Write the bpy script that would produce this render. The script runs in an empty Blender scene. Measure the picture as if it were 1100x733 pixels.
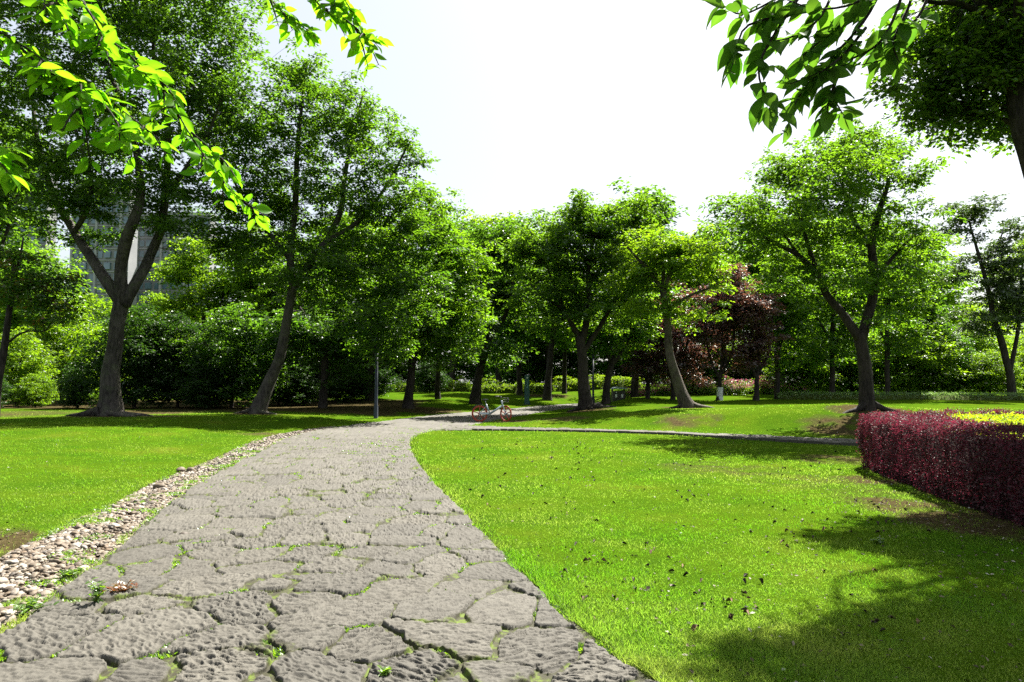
import bpy, math
import numpy as np

# ------------------------------------------------------------------ helpers
rng = np.random.default_rng(11)
SC = bpy.context.scene
COL = SC.collection
CAM_H = 1.55
TILT = math.radians(3.55)
F = 24.0 / 36.0 * 1100.0
SUN_EL, SUN_AZ = math.radians(52.5), math.radians(36.0)


def nrm(a):
    return a / np.maximum(np.linalg.norm(a, axis=-1, keepdims=True), 1e-9)


def ray(px, py):
    a, b = (px - 550.0) / F, (366.5 - py) / F
    c, s = math.cos(TILT), math.sin(TILT)
    return np.array([a, c - b * s, s + b * c])


def at(px, py, d):
    """point of the place that lies at distance d (along y) in the direction measured on the photograph"""
    r = ray(px, py)
    return np.array([0, 0, CAM_H]) + r * (d / r[1])


def smooth(a, b, x):
    t = np.clip((x - a) / (b - a), 0, 1)
    return t * t * (3 - 2 * t)


def _hash(ix, iy, seed):
    h = (ix.astype(np.int64) * 374761393 + iy.astype(np.int64) * 668265263 + seed * 982451653) & 0x7FFFFFFF
    h = ((h ^ (h >> 13)) * 1274126177) & 0x7FFFFFFF
    return ((h ^ (h >> 16)) & 0xFFFFFF) / float(0xFFFFFF)


def noise2(x, y, seed=0):
    ix, iy = np.floor(x), np.floor(y)
    fx, fy = x - ix, y - iy
    fx, fy = fx * fx * (3 - 2 * fx), fy * fy * (3 - 2 * fy)
    a, b = _hash(ix, iy, seed), _hash(ix + 1, iy, seed)
    c, d = _hash(ix, iy + 1, seed), _hash(ix + 1, iy + 1, seed)
    return (a * (1 - fx) + b * fx) * (1 - fy) + (c * (1 - fx) + d * fx) * fy


def catmull(P, n):
    """smooth curve of n points through the control points P"""
    P = np.asarray(P, float)
    if len(P) < 3:
        t = np.linspace(0, 1, n)[:, None]
        return P[0] * (1 - t) + P[-1] * t
    Q = np.vstack([2 * P[0] - P[1], P, 2 * P[-1] - P[-2]])
    u = np.linspace(0, len(P) - 1, n)
    i = np.minimum(u.astype(int), len(P) - 2)
    t = (u - i)[:, None]
    p0, p1, p2, p3 = Q[i], Q[i + 1], Q[i + 2], Q[i + 3]
    return 0.5 * (2 * p1 + (p2 - p0) * t + (2 * p0 - 5 * p1 + 4 * p2 - p3) * t ** 2 + (3 * p1 - p0 - 3 * p2 + p3) * t ** 3)


class MB:
    """collects geometry (quads, triangles, per-vertex attributes) for one mesh object"""

    def __init__(self):
        self.V, self.Q, self.T, self.A, self.n = [], [], [], {}, 0
        self.mq, self.mt = [], []

    def add(self, V, Q=None, T=None, mi=0, **attr):
        V = np.asarray(V, float).reshape(-1, 3)
        if Q is not None and len(Q):
            self.Q.append(np.asarray(Q, np.int64).reshape(-1, 4) + self.n)
            self.mq.append(np.full(len(self.Q[-1]), mi, np.int32))
        if T is not None and len(T):
            self.T.append(np.asarray(T, np.int64).reshape(-1, 3) + self.n)
            self.mt.append(np.full(len(self.T[-1]), mi, np.int32))
        self.V.append(V)
        for k, v in attr.items():
            self.A.setdefault(k, []).append((self.n, np.broadcast_to(np.asarray(v, float), (len(V),))))
        self.n += len(V)
        return self

    def mesh(self, name, mat, smooth_shade=False):
        me = bpy.data.meshes.new(name)
        V = np.concatenate(self.V) if self.V else np.zeros((0, 3))
        Q = np.concatenate(self.Q) if self.Q else np.zeros((0, 4), np.int64)
        T = np.concatenate(self.T) if self.T else np.zeros((0, 3), np.int64)
        me.vertices.add(len(V))
        me.vertices.foreach_set('co', V.astype(np.float32).ravel())
        L = np.concatenate([Q.ravel(), T.ravel()]).astype(np.int32)
        me.loops.add(len(L))
        me.loops.foreach_set('vertex_index', L)
        me.polygons.add(len(Q) + len(T))
        st = np.concatenate([np.arange(len(Q)) * 4, len(Q) * 4 + np.arange(len(T)) * 3]).astype(np.int32)
        me.polygons.foreach_set('loop_start', st)
        me.polygons.foreach_set('use_smooth', np.full(len(Q) + len(T), smooth_shade))
        if isinstance(mat, (list, tuple)):
            me.polygons.foreach_set('material_index', np.concatenate(self.mq + self.mt).astype(np.int32))
        for k, parts in self.A.items():
            full = np.zeros(len(V), np.float32)
            for off, v in parts:
                full[off:off + len(v)] = v
            a = me.attributes.new(k, 'FLOAT', 'POINT')
            a.data.foreach_set('value', full)
        me.update(calc_edges=True)
        me.validate()
        for m in (mat if isinstance(mat, (list, tuple)) else [mat]):
            me.materials.append(m)
        return me


def obj(name, mb, mat, parent=None, smooth_shade=False, loc=None):
    me = mb.mesh(name, mat, smooth_shade) if isinstance(mb, MB) else mb
    o = bpy.data.objects.new(name, me)
    COL.objects.link(o)
    if parent is not None:
        o.parent = parent
    if loc is not None:
        o.location = loc
    return o


def tag(o, label=None, cat=None, group=None, kind=None):
    if label:
        o['label'] = label
    if cat:
        o['category'] = cat
    if group:
        o['group'] = group
    if kind:
        o['kind'] = kind
    return o


def thing(name, loc, label, cat, group=None, rz=0.0):
    o = bpy.data.objects.new(name, None)
    COL.objects.link(o)
    o.empty_display_size = 0.3
    o.location = loc
    o.rotation_euler = (0, 0, rz)
    return tag(o, label, cat, group)


def dup(o, parent=None):
    """copy of a thing with copies of its parts and sub-parts"""
    c = o.copy()
    COL.objects.link(c)
    if parent is not None:
        c.parent = parent
    for ch in list(KIDS.get(o.name, [])) or [k for k in o.children if k.parent == o]:
        dup(ch, c)
    return c


KIDS = {}


def tube(P, R, sides=6, flute=None, cap=True):
    P = np.asarray(P, float)
    R = np.broadcast_to(np.asarray(R, float), (len(P),))
    Tn = nrm(np.gradient(P, axis=0))
    N = np.zeros_like(P)
    ref = np.array([1.0, 0, 0]) if abs(Tn[0][0]) < 0.8 else np.array([0, 1.0, 0])
    for i in range(len(P)):
        ref = ref - Tn[i] * ref.dot(Tn[i])
        ref = ref / max(np.linalg.norm(ref), 1e-9)
        N[i] = ref
    B = np.cross(Tn, N)
    a = np.linspace(0, 2 * math.pi, sides, endpoint=False)
    rr = R[:, None] * np.ones(sides)[None, :]
    if flute is not None:
        rr = rr * flute(np.arange(len(P))[:, None], a[None, :])
    V = P[:, None, :] + rr[..., None] * (np.cos(a)[None, :, None] * N[:, None, :] + np.sin(a)[None, :, None] * B[:, None, :])
    V = V.reshape(-1, 3)
    i = np.arange(len(P) - 1)[:, None] * sides
    j = np.arange(sides)[None, :]
    k = (j + 1) % sides
    Q = np.stack([i + j, i + k, i + sides + k, i + sides + j], -1).reshape(-1, 4)
    T = None
    if cap:
        n = len(V)
        V = np.vstack([V, P[0], P[-1]])
        jj = np.arange(sides)
        kk = (jj + 1) % sides
        T = np.vstack([np.stack([np.full(sides, n), kk, jj], -1),
                       np.stack([np.full(sides, n + 1), n - sides + jj, n - sides + kk], -1)])
    return V, Q, T


def box(c, s, rz=0.0, bev=0.0):
    c, s = np.asarray(c, float), np.asarray(s, float) / 2
    if bev <= 0:
        V = np.array([[x, y, z] for z in (-1, 1) for y in (-1, 1) for x in (-1, 1)], float) * s
        Q = [[0, 2, 3, 1], [4, 5, 7, 6], [0, 1, 5, 4], [2, 6, 7, 3], [0, 4, 6, 2], [1, 3, 7, 5]]
        T = None
    else:
        def ring(ix, iy, z):
            return [[-ix, -iy + 0, z], [ix, -iy, z], [ix, iy, z], [-ix, iy, z]]
        # octagonal plan with chamfered top and bottom rims
        def octo(ex, ey, z, b):
            return [[-ex + b, -ey, z], [ex - b, -ey, z], [ex, -ey + b, z], [ex, ey - b, z], [ex - b, ey, z], [-ex + b, ey, z], [-ex, ey - b, z], [-ex, -ey + b, z]]
        V = np.array(octo(s[0] - bev, s[1] - bev, -s[2], bev * .5) + octo(s[0], s[1], -s[2] + bev, bev) + octo(s[0], s[1], s[2] - bev, bev) + octo(s[0] - bev, s[1] - bev, s[2], bev * .5), float)
        Q = []
        for r in range(3):
            for j in range(8):
                k = (j + 1) % 8
                Q.append([r * 8 + j, r * 8 + k, r * 8 + 8 + k, r * 8 + 8 + j])
        Q += [[0, 3, 2, 1], [0, 5, 4, 3], [0, 7, 6, 5], [24, 25, 26, 27], [24, 27, 28, 29], [24, 29, 30, 31]]
        T = None
    if rz:
        co, si = math.cos(rz), math.sin(rz)
        V = V @ np.array([[co, si, 0], [-si, co, 0], [0, 0, 1]])
    return V + c, np.array(Q), T


def inst(tV, P, ax, nz, S):
    """place copies of the template vertices tV at points P; ax = local x, nz = rough normal, S = size"""
    ax = nrm(ax)
    nz = nrm(nz - ax * (nz * ax).sum(-1, keepdims=True))
    ay = np.cross(nz, ax)
    S = np.broadcast_to(np.asarray(S, float), (len(P),))
    t = np.asarray(tV, float)
    V = P[:, None, :] + S[:, None, None] * (t[None, :, 0:1] * ax[:, None, :] + t[None, :, 1:2] * ay[:, None, :] + t[None, :, 2:3] * nz[:, None, :])
    return V.reshape(-1, 3)


def tile(F_, n, k):
    F_ = np.asarray(F_, np.int64)
    return (np.arange(n)[:, None, None] * k + F_[None]).reshape(-1, F_.shape[1])


# leaf templates
KITE_V = np.array([[0, 0, 0], [0.45, 0.27, 0.07], [1, 0, -0.06], [0.45, -0.27, 0.07]])
KITE_Q = [[0, 3, 2, 1]]
_st = np.array([.06, .17, .32, .48, .64, .78, .90])
_wd = np.array([.075, .165, .225, .235, .195, .125, .05])
_n = len(_st)
LEAF_V = np.vstack([[[0, 0, 0]], [[1, 0, -.13]],
                    np.column_stack([_st, _st * 0, -.10 * _st ** 2]),
                    np.column_stack([_st, _wd, .05 * np.sin(_st * 3) - .10 * _st ** 2 + .18 * _wd]),
                    np.column_stack([_st, -_wd, .05 * np.sin(_st * 3) - .10 * _st ** 2 + .18 * _wd])])
_c, _l, _r = 2, 2 + _n, 2 + 2 * _n
LEAF_Q = [[_c + k, _c + k + 1, _l + k + 1, _l + k] for k in range(_n - 1)] + [[_c + k, _r + k, _r + k + 1, _c + k + 1] for k in range(_n - 1)]
LEAF_T = [[0, _c, _l], [0, _r, _c], [1, _l + _n - 1, _c + _n - 1], [1, _c + _n - 1, _r + _n - 1]]
LEAF_K = len(LEAF_V)


def pip(x, y, poly):
    poly = np.asarray(poly, float)
    inside = np.zeros(np.shape(x), bool)
    j = len(poly) - 1
    for i in range(len(poly)):
        xi, yi, xj, yj = *poly[i], *poly[j]
        c = ((yi > y) != (yj > y)) & (x < (xj - xi) * (y - yi) / (yj - yi + 1e-12) + xi)
        inside ^= c
        j = i
    return inside


def pdist(x, y, poly, closed=True):
    poly = np.asarray(poly, float)
    best = np.full(np.shape(x), 1e9)
    n = len(poly)
    for i in range(n if closed else n - 1):
        a, b = poly[i], poly[(i + 1) % n]
        d = b - a
        t = np.clip(((x - a[0]) * d[0] + (y - a[1]) * d[1]) / (d @ d + 1e-12), 0, 1)
        best = np.minimum(best, (x - a[0] - t * d[0]) ** 2 + (y - a[1] - t * d[1]) ** 2)
    return np.sqrt(best)


# ------------------------------------------------------------------ materials
class NT:
    def __init__(self, name):
        self.m = bpy.data.materials.new(name)
        self.m.use_nodes = True
        self.t = self.m.node_tree
        self.t.nodes.clear()
        self.out = self.t.nodes.new('ShaderNodeOutputMaterial')

    def n(self, typ, **kw):
        nd = self.t.nodes.new('ShaderNode' + typ)
        for k, v in kw.items():
            if k.startswith('i_'):
                key = k[2:]
                key = int(key) if key.isdigit() else key
                if hasattr(v, 'is_output') or isinstance(v, bpy.types.NodeSocket):
                    self.t.links.new(v, nd.inputs[key])
                else:
                    nd.inputs[key].default_value = v
            else:
                setattr(nd, k, v)
        return nd

    def attr(self, name):
        return self.n('Attribute', attribute_name=name).outputs['Fac']

    def noise(self, scale, detail=3, rough=.55, vec=None, dist=0.0):
        nd = self.n('TexNoise')
        nd.inputs['Scale'].default_value = scale
        nd.inputs['Detail'].default_value = detail
        nd.inputs['Roughness'].default_value = rough
        nd.inputs['Distortion'].default_value = dist
        if vec is None:
            vec = self.n('TexCoord').outputs['Object']
        self.t.links.new(vec, nd.inputs['Vector'])
        return nd.outputs['Fac']

    def ramp(self, fac, stops):
        nd = self.n('ValToRGB')
        el = nd.color_ramp.elements
        while len(el) < len(stops):
            el.new(0.5)
        for e, (p, c) in zip(el, stops):
            e.position = p
            e.color = (*c, 1) if len(c) == 3 else c
        self.t.links.new(fac, nd.inputs[0])
        return nd.outputs[0]

    def mix(self, fac, a, b, mode='MIX'):
        nd = self.n('Mix', data_type='RGBA', blend_type=mode)
        for s, v in ((nd.inputs[0], fac), (nd.inputs[6], a), (nd.inputs[7], b)):
            if isinstance(v, bpy.types.NodeSocket):
                self.t.links.new(v, s)
            elif isinstance(v, (int, float)):
                s.default_value = v
            else:
                s.default_value = (*v, 1)
        return nd.outputs[2]

    def math(self, op, a, b=0.0, clamp=False):
        nd = self.n('Math', operation=op, use_clamp=clamp)
        for s, v in ((nd.inputs[0], a), (nd.inputs[1], b)):
            if isinstance(v, bpy.types.NodeSocket):
                self.t.links.new(v, s)
            else:
                s.default_value = v
        return nd.outputs[0]

    def bump(self, h, strength=.5, dist=.02):
        nd = self.n('Bump')
        nd.inputs['Strength'].default_value = strength
        nd.inputs['Distance'].default_value = dist
        self.t.links.new(h, nd.inputs['Height'])
        return nd.outputs[0]

    def done(self, shader):
        self.t.links.new(shader, self.out.inputs[0])
        return self.m

    def pbr(self, color, rough=.7, metal=0.0, bump=None, spec=.5):
        nd = self.n('BsdfPrincipled')
        for k, v in (('Base Color', color), ('Roughness', rough), ('Metallic', metal), ('Specular IOR Level', spec)):
            if isinstance(v, bpy.types.NodeSocket):
                self.t.links.new(v, nd.inputs[k])
            else:
                nd.inputs[k].default_value = (*v, 1) if isinstance(v, tuple) else v
        if bump is not None:
            self.t.links.new(bump, nd.inputs['Normal'])
        return self.done(nd.outputs[0])


def leaf_mat(name, c0, c1, t0, t1, trans=.5, gloss=.04, rough=.38, objrand=.25, power=1.0):
    """leaf: diffuse colour c0..c1 and light shining through t0..t1, picked by the leaf's own tint"""
    N = NT(name)
    tint = N.attr('tint')
    oi = N.n('ObjectInfo').outputs['Random']
    f = N.math('ADD', tint, N.math('MULTIPLY', N.math('SUBTRACT', oi, .5), objrand), True)
    if power != 1.0:
        f = N.math('POWER', f, power)
    dc = N.mix(f, c0, c1)
    tc = N.mix(f, t0, t1)
    d = N.n('BsdfDiffuse', i_Color=dc)
    tr = N.n('BsdfTranslucent', i_Color=tc)
    m = N.n('MixShader', i_0=trans)
    N.t.links.new(d.outputs[0], m.inputs[1])
    N.t.links.new(tr.outputs[0], m.inputs[2])
    g = N.n('BsdfGlossy', i_Roughness=rough, i_Color=(.9, .95, .9, 1))
    m2 = N.n('MixShader', i_0=gloss)
    N.t.links.new(m.outputs[0], m2.inputs[1])
    N.t.links.new(g.outputs[0], m2.inputs[2])
    return N.done(m2.outputs[0])


def bark_mat(name, a, b, moss=0.0):
    N = NT(name)
    co = N.n('TexCoord').outputs['Object']
    mp = N.n('Mapping', i_Vector=co)
    mp.inputs['Scale'].default_value = (1, 1, .22)
    n1 = N.noise(14, 5, .65, mp.outputs[0], .6)
    n2 = N.noise(1.6, 3, .6, co)
    c = N.ramp(n1, [(.38, a), (.62, b)])
    c = N.mix(N.math('MULTIPLY', N.ramp(n2, [(.45, (0, 0, 0)), (.65, (1, 1, 1))]), .5), c, tuple(x * 1.5 for x in b))
    if moss:
        c = N.mix(N.math('MULTIPLY', N.ramp(N.noise(3.1, 3, .6, co), [(.5, (0, 0, 0)), (.7, (1, 1, 1))]), moss), c, (.06, .09, .025))
    return N.pbr(c, .85, 0, N.bump(n1, 1.0, .07), .2)


M = {}
M['bark'] = bark_mat('bark', (.022, .017, .013), (.075, .060, .047), .25)
M['bark_grey'] = bark_mat('grey_bark', (.016, .014, .012), (.062, .054, .046), .3)
M['bark_dark'] = bark_mat('dark_bark', (.010, .008, .007), (.036, .029, .024))
M['leaf'] = leaf_mat('green_leaves', (.024, .058, .006), (.058, .108, .010), (.095, .25, .006), (.28, .49, .012), .56, .03)
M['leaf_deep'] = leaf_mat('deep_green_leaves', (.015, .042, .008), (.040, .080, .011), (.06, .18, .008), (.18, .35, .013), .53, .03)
M['leaf_mid'] = leaf_mat('mid_green_leaves', (.018, .048, .007), (.046, .090, .010), (.075, .20, .007), (.22, .40, .012), .54, .03)
M['leaf_shaded'] = leaf_mat('shaded_leaves', (.010, .028, .006), (.026, .055, .009), (.025, .085, .006), (.08, .18, .010), .45, .025)  # shade of overhanging trees put into the leaf colour of the shrubs
M['leaf_bright'] = leaf_mat('bright_leaves', (.036, .080, .005), (.085, .14, .009), (.14, .30, .006), (.32, .50, .012), .56, .025)
M['leaf_grey'] = leaf_mat('greyish_leaves', (.03, .048, .020), (.06, .08, .030), (.055, .12, .015), (.12, .19, .03), .42, .05)
M['leaf_purple'] = leaf_mat('purple_leaves', (.034, .019, .020), (.11, .062, .056), (.11, .032, .028), (.25, .11, .06), .45, .06)
M['leaf_red'] = leaf_mat('reddish_leaves', (.025, .065, .008), (.20, .025, .016), (.09, .27, .01), (.48, .04, .02), .5, .04, power=5.0)
M['leaf_near'] = leaf_mat('near_leaves', (.040, .125, .004), (.075, .165, .008), (.13, .40, .006), (.27, .55, .012), .6, .006, .4, .3)
M['leaf_near_dark'] = leaf_mat('near_dark_leaves', (.028, .075, .012), (.055, .115, .016), (.06, .19, .012), (.14, .30, .016), .5, .008, .45)
M['hedge_red'] = leaf_mat('red_hedge_leaves', (.024, .011, .013), (.11, .022, .040), (.055, .012, .014), (.30, .035, .075), .42, .02, .45, power=1.3)
M['hedge_gold'] = leaf_mat('golden_hedge_leaves', (.14, .20, .006), (.26, .32, .010), (.28, .41, .006), (.45, .55, .015), .5, .015)
M['hedge_pale'] = leaf_mat('pale_hedge_leaves', (.06, .13, .03), (.18, .25, .10), (.12, .24, .03), (.22, .34, .08), .45, .03)
M['hedge_lime'] = leaf_mat('lime_shrub_leaves', (.06, .12, .006), (.13, .18, .010), (.15, .30, .006), (.28, .40, .015), .5, .015)
M['petal'] = leaf_mat('pink_petals', (.32, .06, .14), (.55, .22, .28), (.35, .05, .12), (.5, .2, .22), .4, .03)
M['weed'] = leaf_mat('weed_leaves', (.05, .11, .01), (.10, .17, .02), (.14, .30, .01), (.26, .42, .02), .5, .05)
M['weed_red'] = leaf_mat('red_weed_leaves', (.06, .05, .01), (.16, .06, .03), (.14, .10, .01), (.28, .09, .03), .5, .05)
M['grass'] = leaf_mat('grass_blades', (.055, .145, .010), (.165, .21, .040), (.15, .39, .010), (.37, .50, .065), .5, .004, .45, 0)
# ------------------------------------------------------------------ layout of the ground
PATH_L = [(-1.0, -5), (-1.9, -1), (-2.75, 2.6), (-3.21, 4.62), (-3.68, 6.45), (-4.34, 8.6), (-4.94, 11.1), (-5.5, 14.5), (-6.3, 19), (-6.4, 22.3),
          (-5.8, 25.6), (-4.6, 29.9), (-3.2, 34.5), (-.6, 40.0), (3.1, 49), (8.5, 55), (18, 58), (32, 59)]
PATH_R = [(2.9, -5), (2.0, -.5), (.98, 3.0), (.45, 4.4), (-.02, 6.1), (-.62, 8.5), (-1.22, 10.8), (-2.02, 14.4), (-2.66, 18), (-2.85, 20.6),
          (-2.5, 22.6), (-1.4, 25.8), (-.3, 30.2), (1.35, 36.0), (4.3, 44.5), (9, 50.5), (18, 53.5), (32, 54.5)]
SIDE_L = [(-2.6, 25.4), (-1.0, 24.5), (1.2, 23.6), (4.3, 22.2), (7, 20.4), (9.5, 18.6), (12.5, 16.9), (18, 15.8), (26, 15.5)]
SIDE_R = [(-2.4, 22.4), (-1.0, 22.3), (1.0, 22.0), (4.1, 20.9), (6.3, 18.9), (8.5, 16.9), (11.7, 15.2), (18, 14.1), (26, 13.8)]
GRAV = [(-2.55, -2), (-3.55, 2.6), (-4.12, 4.62), (-4.6, 6.3), (-5.14, 8.9), (-5.66, 11.1), (-6.2, 14.5), (-6.95, 18.5), (-7.1, 21.5), (-6.6, 24.6)]
GRAV_IN = [(-6.05, 24.4), (-6.4, 22.3), (-6.3, 19), (-5.5, 14.5), (-4.94, 11.1), (-4.34, 8.6), (-3.68, 6.45), (-3.21, 4.62), (-2.75, 2.6), (-1.9, -2)]
pl, pr = catmull(PATH_L, 240), catmull(PATH_R, 240)
PATH_POLY = np.vstack([pl[::3], pr[::-3]])
sl, sr = catmull(SIDE_L, 60), catmull(SIDE_R, 60)
SIDE_POLY = np.vstack([sl, sr[::-1]])
GRAV_POLY = np.vstack([catmull(GRAV, 40), catmull(GRAV_IN, 40)])
HEDGE_OUT = [(5.25, 6.7), (5.55, 8.3), (6.05, 10.8), (6.4, 12.5), (6.9, 13.0), (9, 13.15), (15, 13.1), (15, 6.0), (5.6, 6.2)]
HEDGE_IN = [(7.7, 12.45), (7.25, 11.6), (6.6, 9.4), (6.8, 8.7), (7.4, 8.3), (14.4, 8.0), (14.4, 12.5)]

# regular grid holding distance to paving and the height of the lawn
GX, GY, GS = -46.0, -8.0, 0.2
gx = np.arange(GX, 46.01, GS)
gy = np.arange(GY, 100.01, GS)
XX, YY = np.meshgrid(gx, gy)


def paving_dist(x, y):
    d = np.minimum(pdist(x, y, PATH_POLY), pdist(x, y, SIDE_POLY))
    d = np.minimum(d, pdist(x, y, GRAV_POLY))
    ins = pip(x, y, PATH_POLY) | pip(x, y, SIDE_POLY) | pip(x, y, GRAV_POLY)
    return np.where(ins, -d, d)


# side of the main path: + on the right
SD = paving_dist(XX, YY)
cx = np.interp(YY, ((pl + pr) / 2)[:150, 1], ((pl + pr) / 2)[:150, 0])
right = smooth(-1, 1, XX - cx)
far = 0.65 * smooth(36, 68, YY)
mound = (0.36 * smooth(18.5, 27, YY + .25 * (XX - 4)) + .42 * np.exp(-((XX - 11.6) / 4.5) ** 2 - ((YY - 23.2) / 3.2) ** 2)) * right * smooth(-1, 5, XX - .8 - .12 * (YY - 22))
isl = 0.10 * right * smooth(22, 28, YY)
leftrise = (1 - right) * (0.22 * smooth(0, 6, SD) * smooth(3, 9, YY) + .06)
wob = (noise2(XX / 5, YY / 5, 3) - .5) * .12 * smooth(1, 6, SD) + (noise2(XX / 1.3, YY / 1.3, 4) - .5) * .03 * smooth(.3, 2, SD)
near = .012
ZZ = (far + mound + isl + leftrise + wob) * smooth(0, 3.2, SD) + near
ZZ = np.where(SD < 0.02, -0.05, ZZ)


def bil(A, x, y):
    u = np.clip((np.asarray(x, float) - GX) / GS, 0, len(gx) - 1.001)
    v = np.clip((np.asarray(y, float) - GY) / GS, 0, len(gy) - 1.001)
    i, j = u.astype(int), v.astype(int)
    u, v = u - i, v - j
    return (A[j, i] * (1 - u) + A[j, i + 1] * u) * (1 - v) + (A[j + 1, i] * (1 - u) + A[j + 1, i + 1] * u) * v


# smooth version for standing things on (no trench under the paving)
ZS = np.where(SD < 0.02, 0.0, ZZ)


def gz(x, y):
    return bil(ZS, x, y)


def ground(px, py):
    """where the direction measured on the photograph meets the ground"""
    r = ray(px, py)
    ts = np.linspace(2.0, 95.0, 4000)
    X, Y, Z = r[0] * ts, r[1] * ts, CAM_H + r[2] * ts
    h = Z - gz(X, Y)
    k = np.argmax(h < 0)
    if h[k] >= 0:
        k = len(ts) - 1
    return np.array([X[k], Y[k], float(gz(X[k], Y[k]))])


def base_at(px, d):
    """ground point straight under direction px at distance d"""
    x = (px - 550.0) / F * d
    return np.array([x, d, float(gz(x, d))])


# ------------------------------------------------------------------ lawn (one sheet to the horizon)
def axis(lo, hi, a, b, step, grow=1.13):
    mid = list(np.arange(a, b, step))
    s, v = step, b
    up = []
    while v < hi:
        up.append(v)
        s *= grow
        v += s
    s, v = step, a
    dn = []
    while v > lo:
        s *= grow
        v -= s
        dn.append(v)
    return np.array(dn[::-1] + mid + up)


ax_, ay_ = axis(-420, 420, -9, 12, .09), axis(-60, 700, 1.5, 26, .09, 1.06)
LX, LY = np.meshgrid(ax_, ay_)
LZ = bil(ZS, LX, LY)
lsd = bil(SD, LX, LY)
fine = (np.abs(lsd) < .5)
if fine.any():
    d = paving_dist(LX[fine], LY[fine])
    lsd[fine] = d
LZ = np.where(lsd < 0.03, -.05, LZ + .012 * smooth(.03, .12, lsd))
LZ += np.where(lsd > .1, (noise2(LX / .16, LY / .16, 8) - .5) * .016, 0)

# bare earth: at tree feet, beside the hedge, in the deep shade on the left
DIRT = [(at(120, 452, 26)[:2], 1.6, 1.0), (at(175, 455, 25.5)[:2], 1.2, .6), (at(277, 450, 29)[:2], 1.3, .9), ((-8.5, 33.5), 3.2, 1.0), ((-4.8, 36.5), 2.6, .9),
        ((-12, 34), 3.5, .9), ((11.6, 22.3), 1.5, .8), ((9.9, 20.6), 1.6, .65), ((11.4, 20.4), 1.5, .7), ((3.7, 33.4), 1.6, .8), ((8, 31.5), 1.5, .7), ((4.7, 11.3), 1.7, .34), ((5.2, 9.6), 1.2, .36), ((5.0, 7.6), .9, .8),
        ((3.9, 12.6), 1.6, .38), ((4.9, 8.8), .9, .55), ((5.6, 11.0), .8, .6), ((-5.15, 6.55), .85, .75), ((-5.6, 6.0), .8, .7), ((0, 27.5), 1.3, .6), ((2, 27), 1.6, .6), ((6.6, 13.9), 1.2, .5), ((-7.6, 20.7), .9, .5),
        ((6.0, 23.6), 1.6, .5), ((10, 6.5), 6, .95), ((10, 11), 4, .95), ((2.6, 56), 3.0, .8), ((-16, 30), 3, .7), ((-20, 27), 3, .6)]


def dirt_at(x, y):
    v = np.zeros(np.shape(x))
    for (c, r, s) in DIRT:
        v = np.maximum(v, s * (1 - smooth(.35 * r, 1.25 * r, np.hypot(x - c[0], (y - c[1]) * .9))))
    v = np.maximum(v, .95 * smooth(30.5, 33.5, y + .12 * (x + 14)) * (1 - smooth(-6.5, -4.5, x)) * (1 - smooth(43, 49, y)))
    return np.clip(v * 1.25 * (0.55 + .9 * noise2(x / .35, y / .35, 21)), 0, 1)


mb = MB()
ny, nx = LX.shape
i = (np.arange(ny - 1)[:, None] * nx + np.arange(nx - 1)[None, :])
Q = np.stack([i, i + 1, i + nx + 1, i + nx], -1).reshape(-1, 4)
mb.add(np.stack([LX, LY, LZ], -1).reshape(-1, 3), Q, dirt=dirt_at(LX, LY).ravel(), under=(lsd < .02).astype(float).ravel())

N = NT('lawn_ground')
co = N.n('TexCoord').outputs['Object']
g = N.ramp(N.noise(.55, 4, .6, co), [(.3, (.034, .090, .003)), (.55, (.060, .115, .004)), (.75, (.095, .125, .010))])
g = N.mix(N.math('MULTIPLY', N.noise(38, 3, .7, co), .55), g, (.020, .032, .006))
s = N.ramp(N.noise(9, 5, .7, co), [(.3, (.030, .024, .011)), (.6, (.065, .052, .024)), (.8, (.11, .09, .05))])
dm = N.math('ADD', N.attr('dirt'), N.math('MULTIPLY', N.math('SUBTRACT', N.noise(5, 5, .7, co), .5), .5))
dm = N.ramp(dm, [(.3, (0, 0, 0)), (.82, (1, 1, 1))])
c = N.mix(dm, g, s)
c = N.mix(N.attr('under'), c, (.03, .026, .012))
lawn_mat = N.pbr(c, .95, 0, N.bump(N.noise(55, 4, .75, co), .9, .03), .0)
tag(obj('lawn', mb, lawn_mat, smooth_shade=True), 'bright mown lawn with bare earthy patches on both sides of the path', kind='structure')


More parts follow.
